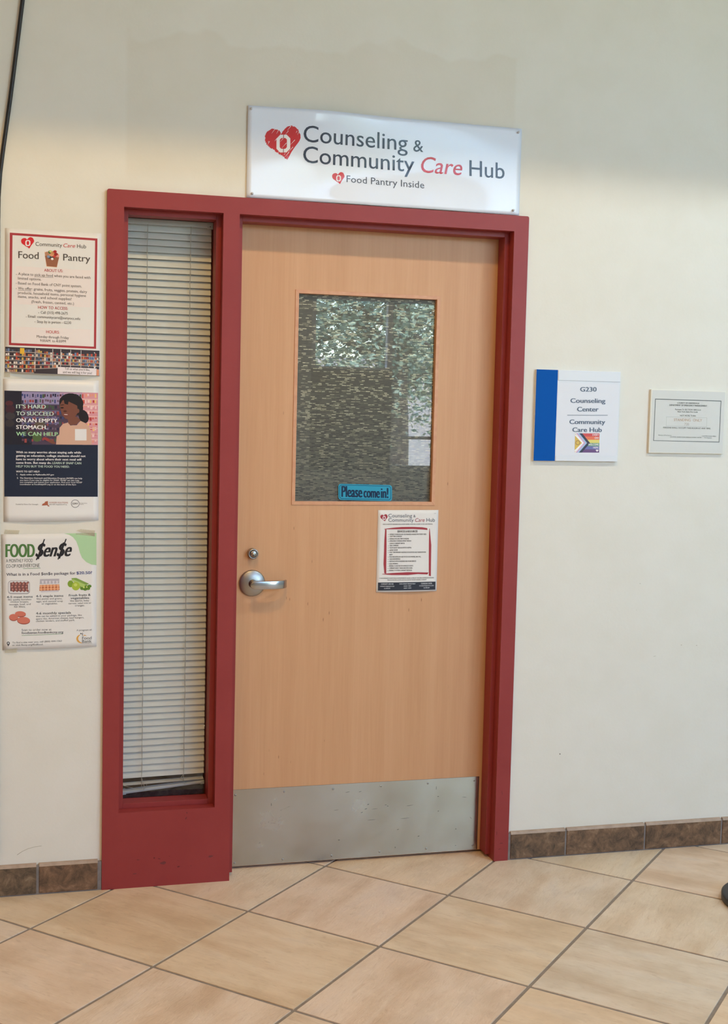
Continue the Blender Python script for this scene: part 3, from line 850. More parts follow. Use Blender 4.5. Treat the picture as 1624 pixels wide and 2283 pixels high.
class Sheet:
    """printed sheet; crop origin and scale let its artwork be measured on an enlarged crop"""
    def __init__(s, ox, oy, k, Y, corners, lift=None):
        s.ox, s.oy, s.k, s.Y = ox, oy, k, Y
        s.lift = lift or (lambda a, b: 0)
        s.c = [s.flat(*p) for p in corners]          # TL TR BR BL
        s.parts = {}
    def flat(s, u, v):
        p = at(s.ox+u*s.k, s.oy+v*s.k, s.Y); return (p.x, p.z)
    def st(s, x, z):
        (x0, z1), (x1, _), _, (_, z0) = s.c
        return ((x-x0)/(x1-x0), (z1-z)/(z1-z0))     # s to the right, t downward
    def world(s, u, v, layer=1):
        x, z = s.flat(u, v); a, b = s.st(x, z)
        return (x, s.Y-s.lift(a, b)-.00018*layer, z)
    def sheet(s, name, m, th=.0004, nx=16, nz=20, parent=None):
        mb = MB(); vs = []
        TL, TR, BR, BL = [Vector(p) for p in s.c]
        for lay in (0, 1):
            for j in range(nz+1):
                for i in range(nx+1):
                    a, b = i/nx, j/nz
                    p = (TL*(1-a)+TR*a)*(1-b)+(BL*(1-a)+BR*a)*b
                    vs.append((p.x, s.Y-s.lift(*s.st(p.x, p.y))+th*lay, p.y))
        n = (nx+1)*(nz+1); fs = []
        for j in range(nz):
            for i in range(nx):
                q = [j*(nx+1)+i, j*(nx+1)+i+1, (j+1)*(nx+1)+i+1, (j+1)*(nx+1)+i]
                fs.append(tuple(q)); fs.append(tuple(x+n for x in q[::-1]))
        bd = [i for i in range(nx)]+[nx+j*(nx+1) for j in range(nz)]+[nz*(nx+1)+i for i in range(nx, 0, -1)]+[j*(nx+1) for j in range(nz, 0, -1)]
        for i in range(len(bd)):
            a, b = bd[i], bd[(i+1) % len(bd)]; fs.append((a, b, b+n, a+n))
        mb.add(vs, fs, True)
        s.root = mb.build(name, m, parent)
        for e in s.root.data.edges: pass
        return s.root
    def _mb(s, part, m):
        return s.parts.setdefault((part, m.name), (MB(), m))[0]
    def poly(s, part, m, pts, layer=1, sub=0):
        pts = list(pts)
        if sub or len(pts) == 4:      # quads get subdivided so that they follow the curl
            if len(pts) == 4:
                A, B, C, D = [Vector(p) for p in pts]
                nx = max(1, min(14, int((B-A).length/120)+1)); nz = max(1, min(14, int((D-A).length/120)+1))
                vs = []; fs = []
                for j in range(nz+1):
                    for i in range(nx+1):
                        a, b = i/nx, j/nz
                        p = (A*(1-a)+B*a)*(1-b)+(D*(1-a)+C*a)*b
                        vs.append(s.world(p.x, p.y, layer))
                for j in range(nz):
                    for i in range(nx):
                        fs.append((j*(nx+1)+i, j*(nx+1)+i+1, (j+1)*(nx+1)+i+1, (j+1)*(nx+1)+i))
                s._mb(part, m).add(vs, fs); return
        s._mb(part, m).add([s.world(p[0], p[1], layer) for p in pts], [tuple(range(len(pts)))])
    def rect(s, part, m, u0, v0, u1, v1, layer=1):
        s.poly(part, m, [(u0, v0), (u1, v0), (u1, v1), (u0, v1)], layer)
    def line(s, part, m, p0, p1, w, layer=2):
        a, b = Vector(p0), Vector(p1); n = (b-a).normalized(); n = Vector((-n.y, n.x))*w/2
        s.poly(part, m, [a-n, b-n, b+n, a+n], layer)
    def ell(s, part, m, cx, cy, rx, ry, layer=2, ang=0, n=20, r0=0, a0=0, a1=360):
        pts = []
        for i in range(n + (1 if a1-a0 < 360 else 0)):
            t = math.radians(a0+(a1-a0)*i/n); x, y = rx*math.cos(t), ry*math.sin(t)
            pts.append((cx+x*math.cos(ang)-y*math.sin(ang), cy+x*math.sin(ang)+y*math.cos(ang)))
        s._mb(part, m).add([s.world(p[0], p[1], layer) for p in pts], [tuple(range(len(pts)))])
    def ring(s, part, m, cx, cy, rx, ry, w, layer=2, n=28):
        vs = []; fs = []
        for i in range(n):
            t = 2*math.pi*i/n
            for q in (0, 1):
                vs.append(s.world(cx+(rx-w*q)*math.cos(t), cy+(ry-w*q)*math.sin(t), layer))
        for i in range(n):
            j = (i+1) % n; fs.append((2*i, 2*j, 2*j+1, 2*i+1))
        s._mb(part, m).add(vs, fs)
    def text(s, m, string, x0, x1, b0, b1, cap, bold=0.0, it=0.0, part='lettering', layer=3):
        v, fcs, g0, g1 = glyphs(string, bold, it)
        for q, dx in enumerate((-.9*bold, 0, .9*bold) if bold > .009 else (-.8*bold, .8*bold) if bold > .003 else (0,)):     # heavier weight: the strokes printed again, side by side
            vs = []
            for (gx, gy) in v:
                t = (gx-g0)/(g1-g0)
                vs.append(s.world(x0+t*(x1-x0)+dx/CAPH*cap, b0+t*(b1-b0)-gy/CAPH*cap, layer+.25*q))
            s._mb(part, m).add(vs, fcs)
    def finish(s, parent=None):
        parent = parent or s.root
        for (part, mn), (mb, m) in s.parts.items():
            me = bpy.data.meshes.new(part); me.from_pydata(mb.v, [], mb.f)
            me.materials.append(m)
            # face the viewer
            flip = [p.index for p in me.polygons if p.normal.y > 0]
            if flip:
                bm = bmesh.new(); bm.from_mesh(me); bm.faces.ensure_lookup_table()
                for i in flip: bm.faces[i].normal_flip()
                bm.to_mesh(me); bm.free()
            o = bpy.data.objects.new(part, me); COL.objects.link(o); o.parent = parent
            if part not in ('tinted_block', 'navy_panel', 'green_corner', 'black_bar', 'rule', 'outline', 'photo_caption', 'white_square'): o['kind'] = 'stuff'

def rrect(x0, y0, x1, y1, r, tilt=0):
    pts = []
    for cx, cy, a in ((x1-r, y0+r, -90), (x1-r, y1-r, 0), (x0+r, y1-r, 90), (x0+r, y0+r, 180)):
        for i in range(5):
            t = math.radians(a+90*i/4); pts.append((cx+r*math.cos(t), cy+r*math.sin(t)))
    return [(x, y+tilt*(x-x0)) for x, y in pts]

INK = {}
def ink(r, g, b, k=1.08, rough=.5, coat=0.0):
    key = (r, g, b, rough, coat)
    if key not in INK: INK[key] = mat('ink_%d_%d_%d' % (r, g, b), rgb(r, g, b, k), rough, coat=coat, spec=.3)
    return INK[key]

HEART = [(385, 1130), (388, 1095), (400, 1060), (420, 1030), (450, 1010), (490, 992), (540, 985), (580, 990), (612, 1008), (645, 1045), (655, 1062),
         (680, 1030), (710, 995), (750, 960), (800, 942), (850, 948), (900, 970), (935, 1010), (958, 1060), (978, 1115), (975, 1150), (965, 1180), (935, 1225), (900, 1270),
         (862, 1322), (830, 1370), (795, 1435), (765, 1490), (738, 1485), (690, 1430), (650, 1408), (620, 1400), (560, 1350), (510, 1310), (470, 1290), (440, 1262), (420, 1240), (400, 1205), (390, 1180)]
def heart(s, u0, u1, v0, v1, mr, mw, md, slope=0.0, fine=True):
    def T(p):
        a, b = (p[0]-385)/595, (p[1]-940)/550
        return (u0+a*(u1-u0), v0+b*(v1-v0)+slope*a*(u1-u0))
    rr = random.Random(2); pts = []
    if fine:
        for i, p in enumerate(HEART):
            q = HEART[(i+1) % len(HEART)]
            for k in range(3):
                t = k/3; x = p[0]*(1-t)+q[0]*t; y = p[1]*(1-t)+q[1]*t
                d = rr.uniform(-11, 11)
                pts.append((x+d*.5, y-d*.85))
    else: pts = HEART
    # rings about the notch, so that the print follows the bowed sheet
    c = (665, 1180)
    ps = [T(p) for p in pts]; cc = T(c); n = len(ps); RG = (0.0, .25, .5, .75, 1.0)
    vs = [s.world(cc[0]+(q[0]-cc[0])*g, cc[1]+(q[1]-cc[1])*g, 2) for g in RG for q in ps]
    s._mb('heart_logo', mr).add(vs, [(j*n+i, j*n+(i+1) % n, (j+1)*n+(i+1) % n, (j+1)*n+i) for j in range(len(RG)-1) for i in range(n)])
    # block letter O
    def octo(x0, x1, y0, y1, c_):
        return [(x0+c_, y0), (x1-c_, y0), (x1, y0+c_), (x1, y1-c_), (x1-c_, y1), (x0+c_, y1), (x0, y1-c_), (x0, y0+c_)]
    o_, i_ = octo(578, 808, 1083, 1375, 62), octo(633, 752, 1138, 1315, 26)
    for k in range(8):
        q = (k+1) % 8
        s._mb('block_letter_o', mw).add([s.world(*T(o_[k]), 3), s.world(*T(o_[q]), 3), s.world(*T(i_[q]), 3), s.world(*T(i_[k]), 3)], [(0, 1, 2, 3)])
    for (y0, y1) in ((1080, 1140), (1312, 1378)):
        s._mb('heart_logo', md).add([s.world(*T(p), 4) for p in ((689, y0), (699, y0), (699, y1), (689, y1))], [(0, 1, 2, 3)])
    if fine:
        for (x0_, y0_, x1_, y1_, w_) in ((495, 1062, 550, 990, 8), (575, 1070, 608, 1012, 8), (638, 1080, 668, 1050, 9), (725, 1080, 775, 1022, 9), (755, 1015, 815, 945, 9), (545, 1190, 578, 1150, 8), (640, 1200, 690, 1145, 7),
                                         (665, 1305, 745, 1218, 8), (810, 1250, 885, 1170, 9), (770, 1375, 855, 1285, 9), (720, 1450, 790, 1370, 10), (425, 1250, 462, 1190, 9), (900, 1060, 920, 1025, 8), (925, 1090, 955, 1030, 7),
                                         (435, 1210, 445, 1185, 7), (700, 1420, 725, 1390, 8), (600, 1385, 625, 1350, 8)):
            a, b = Vector(T((x0_, y0_))), Vector(T((x1_, y1_))); n = (b-a).normalized(); n = Vector((-n.y, n.x))*w_/2*(u1-u0)/595
            s._mb('heart_logo', mw).add([s.world(*(a-n*.2), 4), s.world(*(b-n), 4), s.world(*(b+n), 4), s.world(*(a+n*.2), 4)], [(0, 1, 2, 3)])

# glossy vinyl banner ------------------------------------------------------
M_VINYL = mat('glossy_white_vinyl', rgb(228, 236, 252), .45, spec=.4, coat=.45, coat_rough=.06)
def g2(a, b, ca, cb, sa, sb): return math.exp(-((a-ca)/sa)**2-((b-cb)/sb)**2)
def ban_lift(a, b):
    l = .004
    l += .020*g2(a, b, .27, -.1, .18, .55) + .003*g2(a, b, .65, -.05, .2, .4)
    l += .007*g2(a, b, .38, 1.05, .12, .25) + .009*g2(a, b, .68, 1.15, .2, .35)
    return l
k1 = 660/1624
S1 = Sheet(530, 220, k1, WY-.001, [(53, 40), (1557, 164), (1545, 634), (45, 541)], ban_lift)
S1.c = [(.4275, 2.4585), (1.3385, 2.4580), (1.3385, 2.1785), (.4270, 2.1785)]
sh = S1.sheet('banner', M_VINYL, nx=60, nz=24)
tag(sh, 'white glossy banner reading Counseling & Community Care Hub above the red door frame', 'banner')
NAVY = ink(52, 58, 76, coat=.3, rough=.4); RED = ink(196, 40, 44, coat=.3, rough=.4); WHT = ink(232, 232, 236); SLIT = ink(130, 30, 36)
S1.text(NAVY, 'Counseling', 357, 930, 240, 288, 87, .004)
S1.text(NAVY, '&', 962, 1016, 291, 295, 64, .004)
S1.text(NAVY, 'Community', 357, 967, 352, 405, 88, .004)
S1.text(RED, 'Care', 1005, 1230, 405, 422, 86, .006, .22)
S1.text(NAVY, 'Hub', 1270, 1462, 425, 441, 86, .004)
S1.text(ink(78, 84, 100, coat=.3, rough=.4), 'Food Pantry Inside', 595, 1021, 460, 494, 37, .002)
heart(S1, 148, 341, 154, 336, RED, WHT, SLIT)
heart(S1, 516, 584, 405, 470, RED, WHT, SLIT, fine=False)
M_STAPLE = mat('clear_pin', (.62, .64, .68, 1), .3, .1)
for (u, v) in ((72, 58), (1537, 187), (78, 522), (1508, 614)):
    x, y, z = S1.world(u, v)
    b = MB(); b.lathe([(.0035, 0), (.0042, -.002), (.0028, -.005), (.0035, -.007), (.0005, -.008)], (x, y, z), 'y', 12)
    b.build('push_pin', M_STAPLE, sh)
S1.finish()

PAPER = mat('white_paper', rgb(232, 230, 228), .6, spec=.3)
PAPERG = mat('satin_paper', rgb(233, 232, 232), .35, spec=.4)
def curl(amp_b=.010, amp_t=0.0, base=.0008, pw=5):
    return lambda a, b: base + amp_b*max(b, 0)**pw*math.sin(math.pi*min(max(a, 0), 1))**.8 + amp_t*max(1-b, 0)**pw*math.sin(math.pi*min(max(a, 0), 1))

# food pantry flyer ----------------------------------------------------------
k = 240/1565
P1 = Sheet(0, 500, k, WY-.0006, [(78, 55), (1475, 135), (1453, 2205), (68, 2160)], curl(.016, .001))
sh = P1.sheet('flyer', PAPER); tag(sh, 'Food Pantry flyer with red border and shelf photo, topmost left of the frame', 'flyer')
RB = ink(168, 58, 64); BK = ink(84, 76, 72); RT_ = ink(178, 66, 66); TX = ink(96, 88, 84); PINK = ink(229, 219, 217)
o4 = [(143, 122), (1418, 208), (1397, 1812), (130, 1757)]; i4 = [(182, 158), (1383, 238), (1365, 1780), (163, 1725)]
for q in range(4): P1.poly('red_border', RB, [o4[q], o4[(q+1) % 4], i4[(q+1) % 4], i4[q]], 1)
P1.poly('tinted_block', PINK, [(230, 608), (1322, 672), (1315, 1212), (225, 1160)], 1)
P1.poly('tinted_block', PINK, [(220, 1490), (1312, 1530), (1308, 1770), (215, 1720)], 1)
heart(P1, 307, 497, 187, 353, ink(206, 38, 46), WHT, SLIT, fine=False)
P1.text(BK, 'Community', 517, 903, 312, 333, 55, 0); P1.text(ink(196, 70, 70), 'Care', 922, 1092, 333, 343, 55, 0, .22); P1.text(BK, 'Hub', 1120, 1252, 345, 352, 55, 0)
P1.text(BK, 'Food', 268, 562, 492, 507, 100, .012); P1.text(BK, 'Pantry', 920, 1312, 526, 548, 95, .012)
# grocery bag picture
BAG = ink(150, 96, 70)
P1.poly('grocery_bag_picture', ink(226, 176, 140), [(648, 400), (865, 440), (828, 628), (675, 615)], 1)
P1.poly('grocery_bag_picture', BAG, [(652, 455), (860, 480), (825, 622), (682, 608)], 2)
for i, (x, y, r, c_) in enumerate(((690, 430, 38, (178, 130, 100)), (730, 405, 30, (70, 110, 60)), (770, 420, 34, (200, 140, 90)), (800, 400, 26, (170, 40, 40)), (815, 440, 30, (150, 40, 36)), (745, 455, 32, (214, 150, 110)),
                                (720, 480, 26, (60, 70, 90)), (765, 490, 26, (60, 60, 60)), (790, 470, 22, (190, 60, 50)), (840, 465, 20, (220, 150, 140)), (705, 470, 22, (130, 150, 180)), (735, 395, 20, (200, 200, 120)), (760, 505, 20, (240, 236, 230)))):
    P1.ell('grocery_bag_picture', ink(*c_), x, y, r, r*.85, 3+i*.2, n=12)
P1.text(RT_, 'ABOUT US:', 642, 915, 688, 699, 40, .012)
for (s_, x0, x1, b0, b1) in (('A place to pick up food when you are faced with', 265, 1315, 738, 795), ('limited options.', 262, 600, 802, 820), ('Based on Food Bank of CNY point system.', 263, 1188, 873, 920),
        ('We offer: grains, fruits, veggies, protein, dairy', 263, 1265, 948, 1001), ('products, household items, personal hygiene', 262, 1250, 1012, 1058), ('items, snacks, and school supplies!', 262, 1040, 1068, 1106),
        ('(Fresh, frozen, canned, etc.)', 457, 1075, 1143, 1172), ('Call (315) 498-2675', 592, 985, 1300, 1315), ('Email: communitycare@sunyocc.edu', 410, 1165, 1356, 1392),
        ('Stop by in person - G230', 540, 1035, 1433, 1452), ('Monday through Friday', 535, 1000, 1650, 1671), ('9:00AM  to 4:00PM', 582, 957, 1711, 1723)):
    P1.text(TX, s_, x0, x1, b0, b1, 38, .008)
for (x, y) in ((238, 730), (236, 860), (236, 935), (563, 1288), (382, 1347), (508, 1420)): P1.ell('lettering', TX, x, y, 5, 5, 3, n=8)
P1.line('lettering', TX, (503, 762), (775, 776), 4, 3); P1.line('lettering', TX, (263, 960), (455, 970), 4, 3)
P1.text(RT_, 'HOW TO ACCESS:', 555, 990, 1228, 1246, 42, .012); P1.text(RT_, 'HOURS:', 672, 865, 1585, 1592, 42, .012)
# supermarket shelf photo
pic = [(78, 1780), (1447, 1838), (1440, 2203), (70, 2155)]
P1.poly('shelf_photo', ink(58, 50, 58), pic, 1)
def inpic(a, b):
    A, B, C, D = [Vector(p) for p in pic]; p = (A*(1-a)+B*a)*(1-b)+(D*(1-a)+C*a)*b; return (p.x, p.y)
rr = random.Random(11)
cols = [(196, 120, 80), (150, 70, 60), (214, 200, 190), (110, 130, 170), (200, 170, 90), (160, 60, 70), (230, 220, 215), (90, 100, 120), (180, 140, 120), (190, 80, 60), (60, 70, 80)]
for row in range(6):
    for c_ in range(46):
        a = .005+c_*.0215
        slope = 0 if a < .31 else ((.31-a)*.42*(row/6-.35)*2 if a < .59 else -.1*(row/6-.35)*2)
        b0 = .04+row*.158+slope
        if row > 4 and a > .3: continue
        if row > 3 and a > .56: continue
        if rr.random() < .12: continue
        hh_ = rr.uniform(.06, .12)
        q = [inpic(a, b0+.13-hh_), inpic(a+.018, b0+.13-hh_), inpic(a+.018, b0+.13), inpic(a, b0+.13)]
        P1.poly('shelf_photo', ink(*rr.choice(cols)), q, 2)
    for (a0, a1, m0, m1) in ((0, .31, 0, 0), (.31, .59, 0, .42*.28*2), (.59, 1, .1, .1)):
        y = .04+row*.158+.135
        if row > 4 and a0 > .3: continue
        y0 = y - m0*(row/6-.35)*(1 if a0 > .5 else 0)*2; y1 = y-(m1*(row/6-.35) if a0 < .5 else m1*(row/6-.35)*2)
        P1.poly('shelf_photo', ink(176, 164, 158), [inpic(a0, y0), inpic(a1, y1), inpic(a1, y1+.025), inpic(a0, y0+.025)], 3)
for a in (.315, .50, .585, .69, .80): P1.poly('shelf_photo', ink(190, 184, 184), [inpic(a, .02), inpic(a+.007, .02), inpic(a+.007, .92 if a < .4 else .7), inpic(a, .92 if a < .4 else .7)], 3.4)
P1.poly('shelf_photo', ink(222, 178, 60), [(292, 1800), (355, 1803), (353, 1885), (290, 1882)], 4)
P1.poly('photo_caption', ink(226, 216, 220), [(838, 2075), (1403, 2097), (1400, 2199), (835, 2178)], 5)
P1.poly('shelf_photo', ink(214, 140, 104), [(1405, 2105), (1440, 2120), (1438, 2202), (1403, 2198)], 5)
P1.text(TX, "Tell us what you'd like,", 940, 1305, 2117, 2133, 33, .01, layer=6, part='caption_lettering'); P1.text(TX, 'and we will bag it for you!', 912, 1335, 2165, 2180, 33, .01, layer=6, part='caption_lettering')
P1.finish()

# hunger poster -------------------------------------------------------------
k = 240/1624
P2 = Sheet(0, 840, k, WY-.0006, [(50, 28), (1490, 58), (1486, 2165), (58, 2187)], curl(.006, .004, pw=6))
sh = P2.sheet('poster', PAPERG); tag(sh, 'navy poster about an empty stomach with a woman in a pale top', 'poster')
NV = ink(30, 38, 58)
P2.poly('navy_panel', NV, [(65, 1020), (1477, 1028), (1475, 1810), (65, 1807)], 1)
P2.poly('photograph', ink(78, 62, 82), [(65, 208), (1480, 243), (1477, 1030), (65, 1022)], 1)
pic = [(65, 208), (1480, 243), (1477, 1030), (65, 1022)]
def blk(c_, *p, layer=1.6, part='photograph'): P2.poly(part, ink(*c_), p, layer)
blk((40, 38, 50), (65, 208), (330, 215), (300, 1024), (65, 1022))
blk((150, 140, 178), (330, 225), (900, 235), (900, 420), (330, 400)); blk((214, 150, 160), (1240, 238), (1480, 243), (1478, 1028), (1240, 1027))
blk((186, 150, 176), (900, 235), (1240, 240), (1240, 480), (900, 460)); blk((34, 32, 44), (65, 760), (500, 780), (480, 1024), (65, 1022), layer=1.8)
rr = random.Random(4)
for row in range(9):
    for c_ in range(30):
        x = 330+c_*38+rr.uniform(-6, 6); y = 262+row*84+rr.uniform(-8, 8)
        if x > 1455: continue
        pal = [(196, 80, 70), (224, 150, 130), (232, 190, 120), (236, 200, 200), (180, 60, 60)] if x > 1200 else [(60, 70, 120), (96, 60, 80), (120, 110, 150), (150, 70, 70), (70, 90, 70), (44, 44, 70), (110, 90, 110)]
        w_, h_ = rr.uniform(18, 34), rr.uniform(30, 60)
        if x+w_ > 1470 or y+h_ > 1010: continue
        blk(rr.choice(pal), (x, y), (x+w_, y), (x+w_, y+h_), (x, y+h_), layer=2)
for y in (330, 420, 505, 590, 680, 765, 850, 935): blk((226, 180, 178) if True else 0, (1210, y), (1476, y+6), (1476, y+24), (1210, y+18), layer=2.2)
for y in (400, 500, 600, 690): blk((110, 104, 140), (340, y), (890, y+12), (890, y+24), (340, y+12), layer=2.2)
for (x, y, rx, ry, c_) in ((140, 400, 60, 40, (84, 42, 48)), (155, 490, 72, 66, (66, 38, 48)), (155, 590, 76, 56, (62, 56, 60)), (145, 700, 70, 56, (56, 50, 54)), (420, 470, 70, 40, (110, 50, 60)), (560, 920, 70, 60, (80, 100, 60)), (600, 730, 90, 50, (96, 84, 74)), (470, 840, 80, 40, (70, 60, 60))):
    P2.ell('photograph', ink(*c_), x, y, rx, ry, 2.3, n=14)
# woman in a pale top
HAIR, SKIN, TOP = ink(34, 28, 32), ink(120, 74, 60), ink(206, 166, 146)
P2.ell('woman_figure', HAIR, 1262, 600, 72, 105, 3.0, -.35)
P2.ell('woman_figure', HAIR, 1075, 395, 185, 145, 3.1, .15)
P2.ell('woman_figure', HAIR, 1170, 470, 85, 110, 3.15, 0)
P2._mb('woman_figure', SKIN).add([P2.world(x, y, 3.3) for x, y in ((1020, 620), (1160, 600), (1215, 655), (1160, 720), (1060, 730), (1030, 700))], [(0, 1, 2, 3, 4, 5)])
P2._mb('woman_figure', TOP).add([P2.world(x, y, 3.2) for x, y in ((845, 1022), (855, 900), (895, 870), (900, 770), (950, 710), (1030, 690), (1060, 735), (1160, 730), (1215, 665), (1290, 700), (1350, 760), (1375, 840), (1385, 1027))], [tuple(range(13))])
P2._mb('woman_figure', SKIN).add([P2.world(x, y, 3.4) for x, y in ((905, 420), (945, 355), (1020, 335), (1110, 370), (1165, 440), (1175, 540), (1130, 610), (1060, 645), (990, 635), (940, 580), (915, 500))], [tuple(range(11))])
P2.ell('woman_figure', SKIN, 1178, 515, 20, 32, 3.45)
P2.ell('woman_figure', ink(24, 18, 20), 938, 468, 24, 11, 3.6); P2.ell('woman_figure', ink(24, 18, 20), 1050, 462, 28, 12, 3.6)
P2.ell('woman_figure', ink(40, 24, 22), 940, 425, 30, 6, 3.6, -.1); P2.ell('woman_figure', ink(40, 24, 22), 1050, 415, 36, 6, 3.6, .1)
P2.ell('woman_figure', ink(84, 46, 38), 982, 520, 28, 16, 3.6)
P2.ell('woman_figure', ink(120, 56, 56), 995, 573, 46, 16, 3.6, .08); P2.ell('woman_figure', ink(214, 196, 188), 994, 570, 32, 6, 3.7, .08)
P2.ell('woman_figure', ink(150, 92, 74), 1040, 395, 50, 26, 3.55); P2.ell('woman_figure', ink(134, 80, 66), 1075, 520, 34, 24, 3.55)
P2.ell('woman_figure', SKIN, 760, 970, 85, 26, 3.5, .45); P2.ell('woman_figure', ink(150, 60, 60), 700, 940, 55, 22, 3.6, .4)
P2.rect('white_square', ink(226, 224, 226), 1131, 788, 1306, 960, 5)
MINT, GRN, WH = ink(196, 214, 204), ink(168, 212, 168), ink(238, 236, 238)
for (s_, m, x1, y0, y1) in (("IT'S HARD", MINT, 690, 476, 480), ('TO SUCCEED', MINT, 808, 581, 588), ('ON AN EMPTY', WH, 865, 683, 691), ('STOMACH.', WH, 710, 786, 791), ('WE CAN HELP.', GRN, 886, 888, 893)):
    P2.text(m, s_, 246, x1, y0, y1, 57, .035, layer=5)
for (s_, x0, x1, y0, y1, m, cp_, bo) in (('With so many worries about staying safe while', 243, 1225, 1152, 1158, WH, 32, .025), ('getting an education, college students should not', 243, 1290, 1205, 1211, WH, 32, .025),
        ('have to worry about where their next meal will', 243, 1225, 1258, 1264, WH, 32, .025), ('come from. But many do.', 243, 775, 1311, 1314, WH, 32, .025), ('LEARN IF SNAP CAN', 790, 1225, 1316, 1320, MINT, 32, .02),
        ('HELP YOU BUY THE FOOD YOU NEED.', 243, 1050, 1366, 1372, MINT, 32, .02), ('WAYS TO GET HELP:', 243, 600, 1441, 1443, WH, 26, .02), ('1.   Apply online at MyBenefits.NY.gov', 252, 815, 1485, 1488, WH, 22, .012),
        ('2.', 255, 278, 1537, 1537, WH, 22, .01), ('The Nutrition Outreach and Education Program (NOEP) can help', 300, 1240, 1538, 1543, WH, 22, .012), ('you learn if you may be eligible for SNAP. NOEP can also help', 300, 1195, 1569, 1574, WH, 20, .005),
        ('you complete and submit your application. Find your local NOEP', 300, 1240, 1600, 1604, WH, 20, .005), ('coordinator at FoodHelpNY.org or on the back of this flyer.', 300, 1155, 1632, 1636, WH, 20, .005)):
    P2.text(m, s_, x0, x1, y0, y1, cp_, bo)
GY = ink(120, 116, 118)
P2.text(GY, 'Funded by Share Our Strength', 240, 576, 1931, 1932, 19)
P2._mb('state_logo', ink(168, 96, 72)).add([P2.world(x, y, 2) for x, y in ((632, 1942), (640, 1918), (672, 1902), (682, 1882), (722, 1873), (724, 1930), (750, 1950), (728, 1956), (712, 1936))], [tuple(range(9))])
P2.text(ink(160, 96, 84), 'HUNGER SOLUTIONS', 742, 1025, 1907, 1909, 22); P2.text(GY, 'NEW YORK  HungerSolutionsNY.org', 742, 1008, 1933, 1934, 17)
P2.ring('round_logo', ink(70, 70, 76), 1135, 1913, 63, 60, 6); P2.text(ink(70, 70, 76), 'SUNY', 1092, 1176, 1925, 1926, 27, .01)
P2.text(GY, 'The State University', 1205, 1315, 1911, 1912, 13); P2.text(GY, 'of New York', 1205, 1262, 1928, 1929, 13)
P2.finish()

# food sense flyer ------------------------------------------------------------
P3 = Sheet(0, 1170, k, WY-.0006, [(20, 145), (1455, 122), (1456, 1835), (40, 1890)], curl(.005, .002, pw=6))
sh = P3.sheet('flyer', PAPER); tag(sh, 'FOOD $en$e flyer with a green corner, lowest of three left of the frame', 'flyer')
GR, BLK, G6 = ink(82, 122, 68), ink(38, 38, 42), ink(92, 96, 96)
P3._mb('green_corner', ink(172, 208, 164)).add([P3.world(x, y, 1) for x, y in ((965, 130), (1040, 148), (1100, 185), (1150, 245), (1185, 340), (1205, 420), (1240, 500), (1300, 560), (1380, 600), (1455, 608), (1455, 122))], [tuple(range(11))])
P3.text(GR, 'FOOD', 90, 518, 487, 485, 195, .035)
P3.text(BLK, '$en$e', 540, 1078, 482, 470, 205, .03, .45)
P3.line('lettering', BLK, (548, 530), (588, 440), 17, 3); P3.line('lettering', BLK, (672, 215), (640, 300), 17, 3); P3.line('lettering', BLK, (875, 522), (905, 440), 17, 3); P3.line('lettering', BLK, (998, 212), (965, 300), 17, 3)
P3.text(G6, 'A MONTHLY FOOD', 92, 495, 568, 562, 52); P3.text(G6, 'CO-OP FOR', 92, 340, 648, 645, 52); P3.text(G6, 'EVERYONE', 352, 597, 641, 637, 52)
P3.line('underline', ink(110, 150, 100), (348, 661), (612, 653), 6, 2)
P3.text(ink(88, 84, 96), 'What is in a Food $en$e package for', 97, 1138, 770, 747, 42, .022); P3.text(ink(60, 70, 130), '$20.50?', 1155, 1387, 747, 741, 42, .022)
# tray of sausages
P3._mb('sausage_tray_picture', ink(168, 164, 168)).add([P3.world(x, y, 1) for x, y in rrect(120, 842, 452, 1046, 48)], [tuple(range(20))]); P3._mb('sausage_tray_picture', ink(216, 214, 216)).add([P3.world(x, y, 2) for x, y in rrect(128, 850, 442, 1030, 42)], [tuple(range(20))])
P3.rect('sausage_tray_picture', ink(120, 80, 78), 155, 870, 425, 1000, 3)
for i in range(5):
    for j in range(7):
        t = (j-3)/3; P3.ell('sausage_tray_picture', ink(182, 128, 118) if j % 2 else ink(140, 84, 78), 190+i*54-24*(1-t*t)+14, 935+t*62, 15, 16, 4+j*.1, n=10)
# egg carton
P3.poly('egg_carton_picture', ink(182, 176, 184), [(605, 820), (893, 812), (893, 885), (600, 893)], 2)
P3.poly('egg_carton_picture', ink(204, 198, 206), [(618, 1000), (890, 985), (885, 1010), (620, 1018)], 2)
for i in range(5): P3.poly('egg_carton_picture', ink(214, 208, 214), [(628+i*54, 845), (662+i*54, 844), (656+i*54, 885), (636+i*54, 886)], 3)
P3.poly('egg_carton_picture', ink(182, 96, 60), [(600, 908), (895, 898), (900, 985), (595, 995)], 2.5)
for j in range(2):
    for i in range(6): P3.ell('egg_carton_picture', ink(226, 164, 124), 622+i*50, 925+j*44-i*1.5, 23, 22, 3.5, n=12)
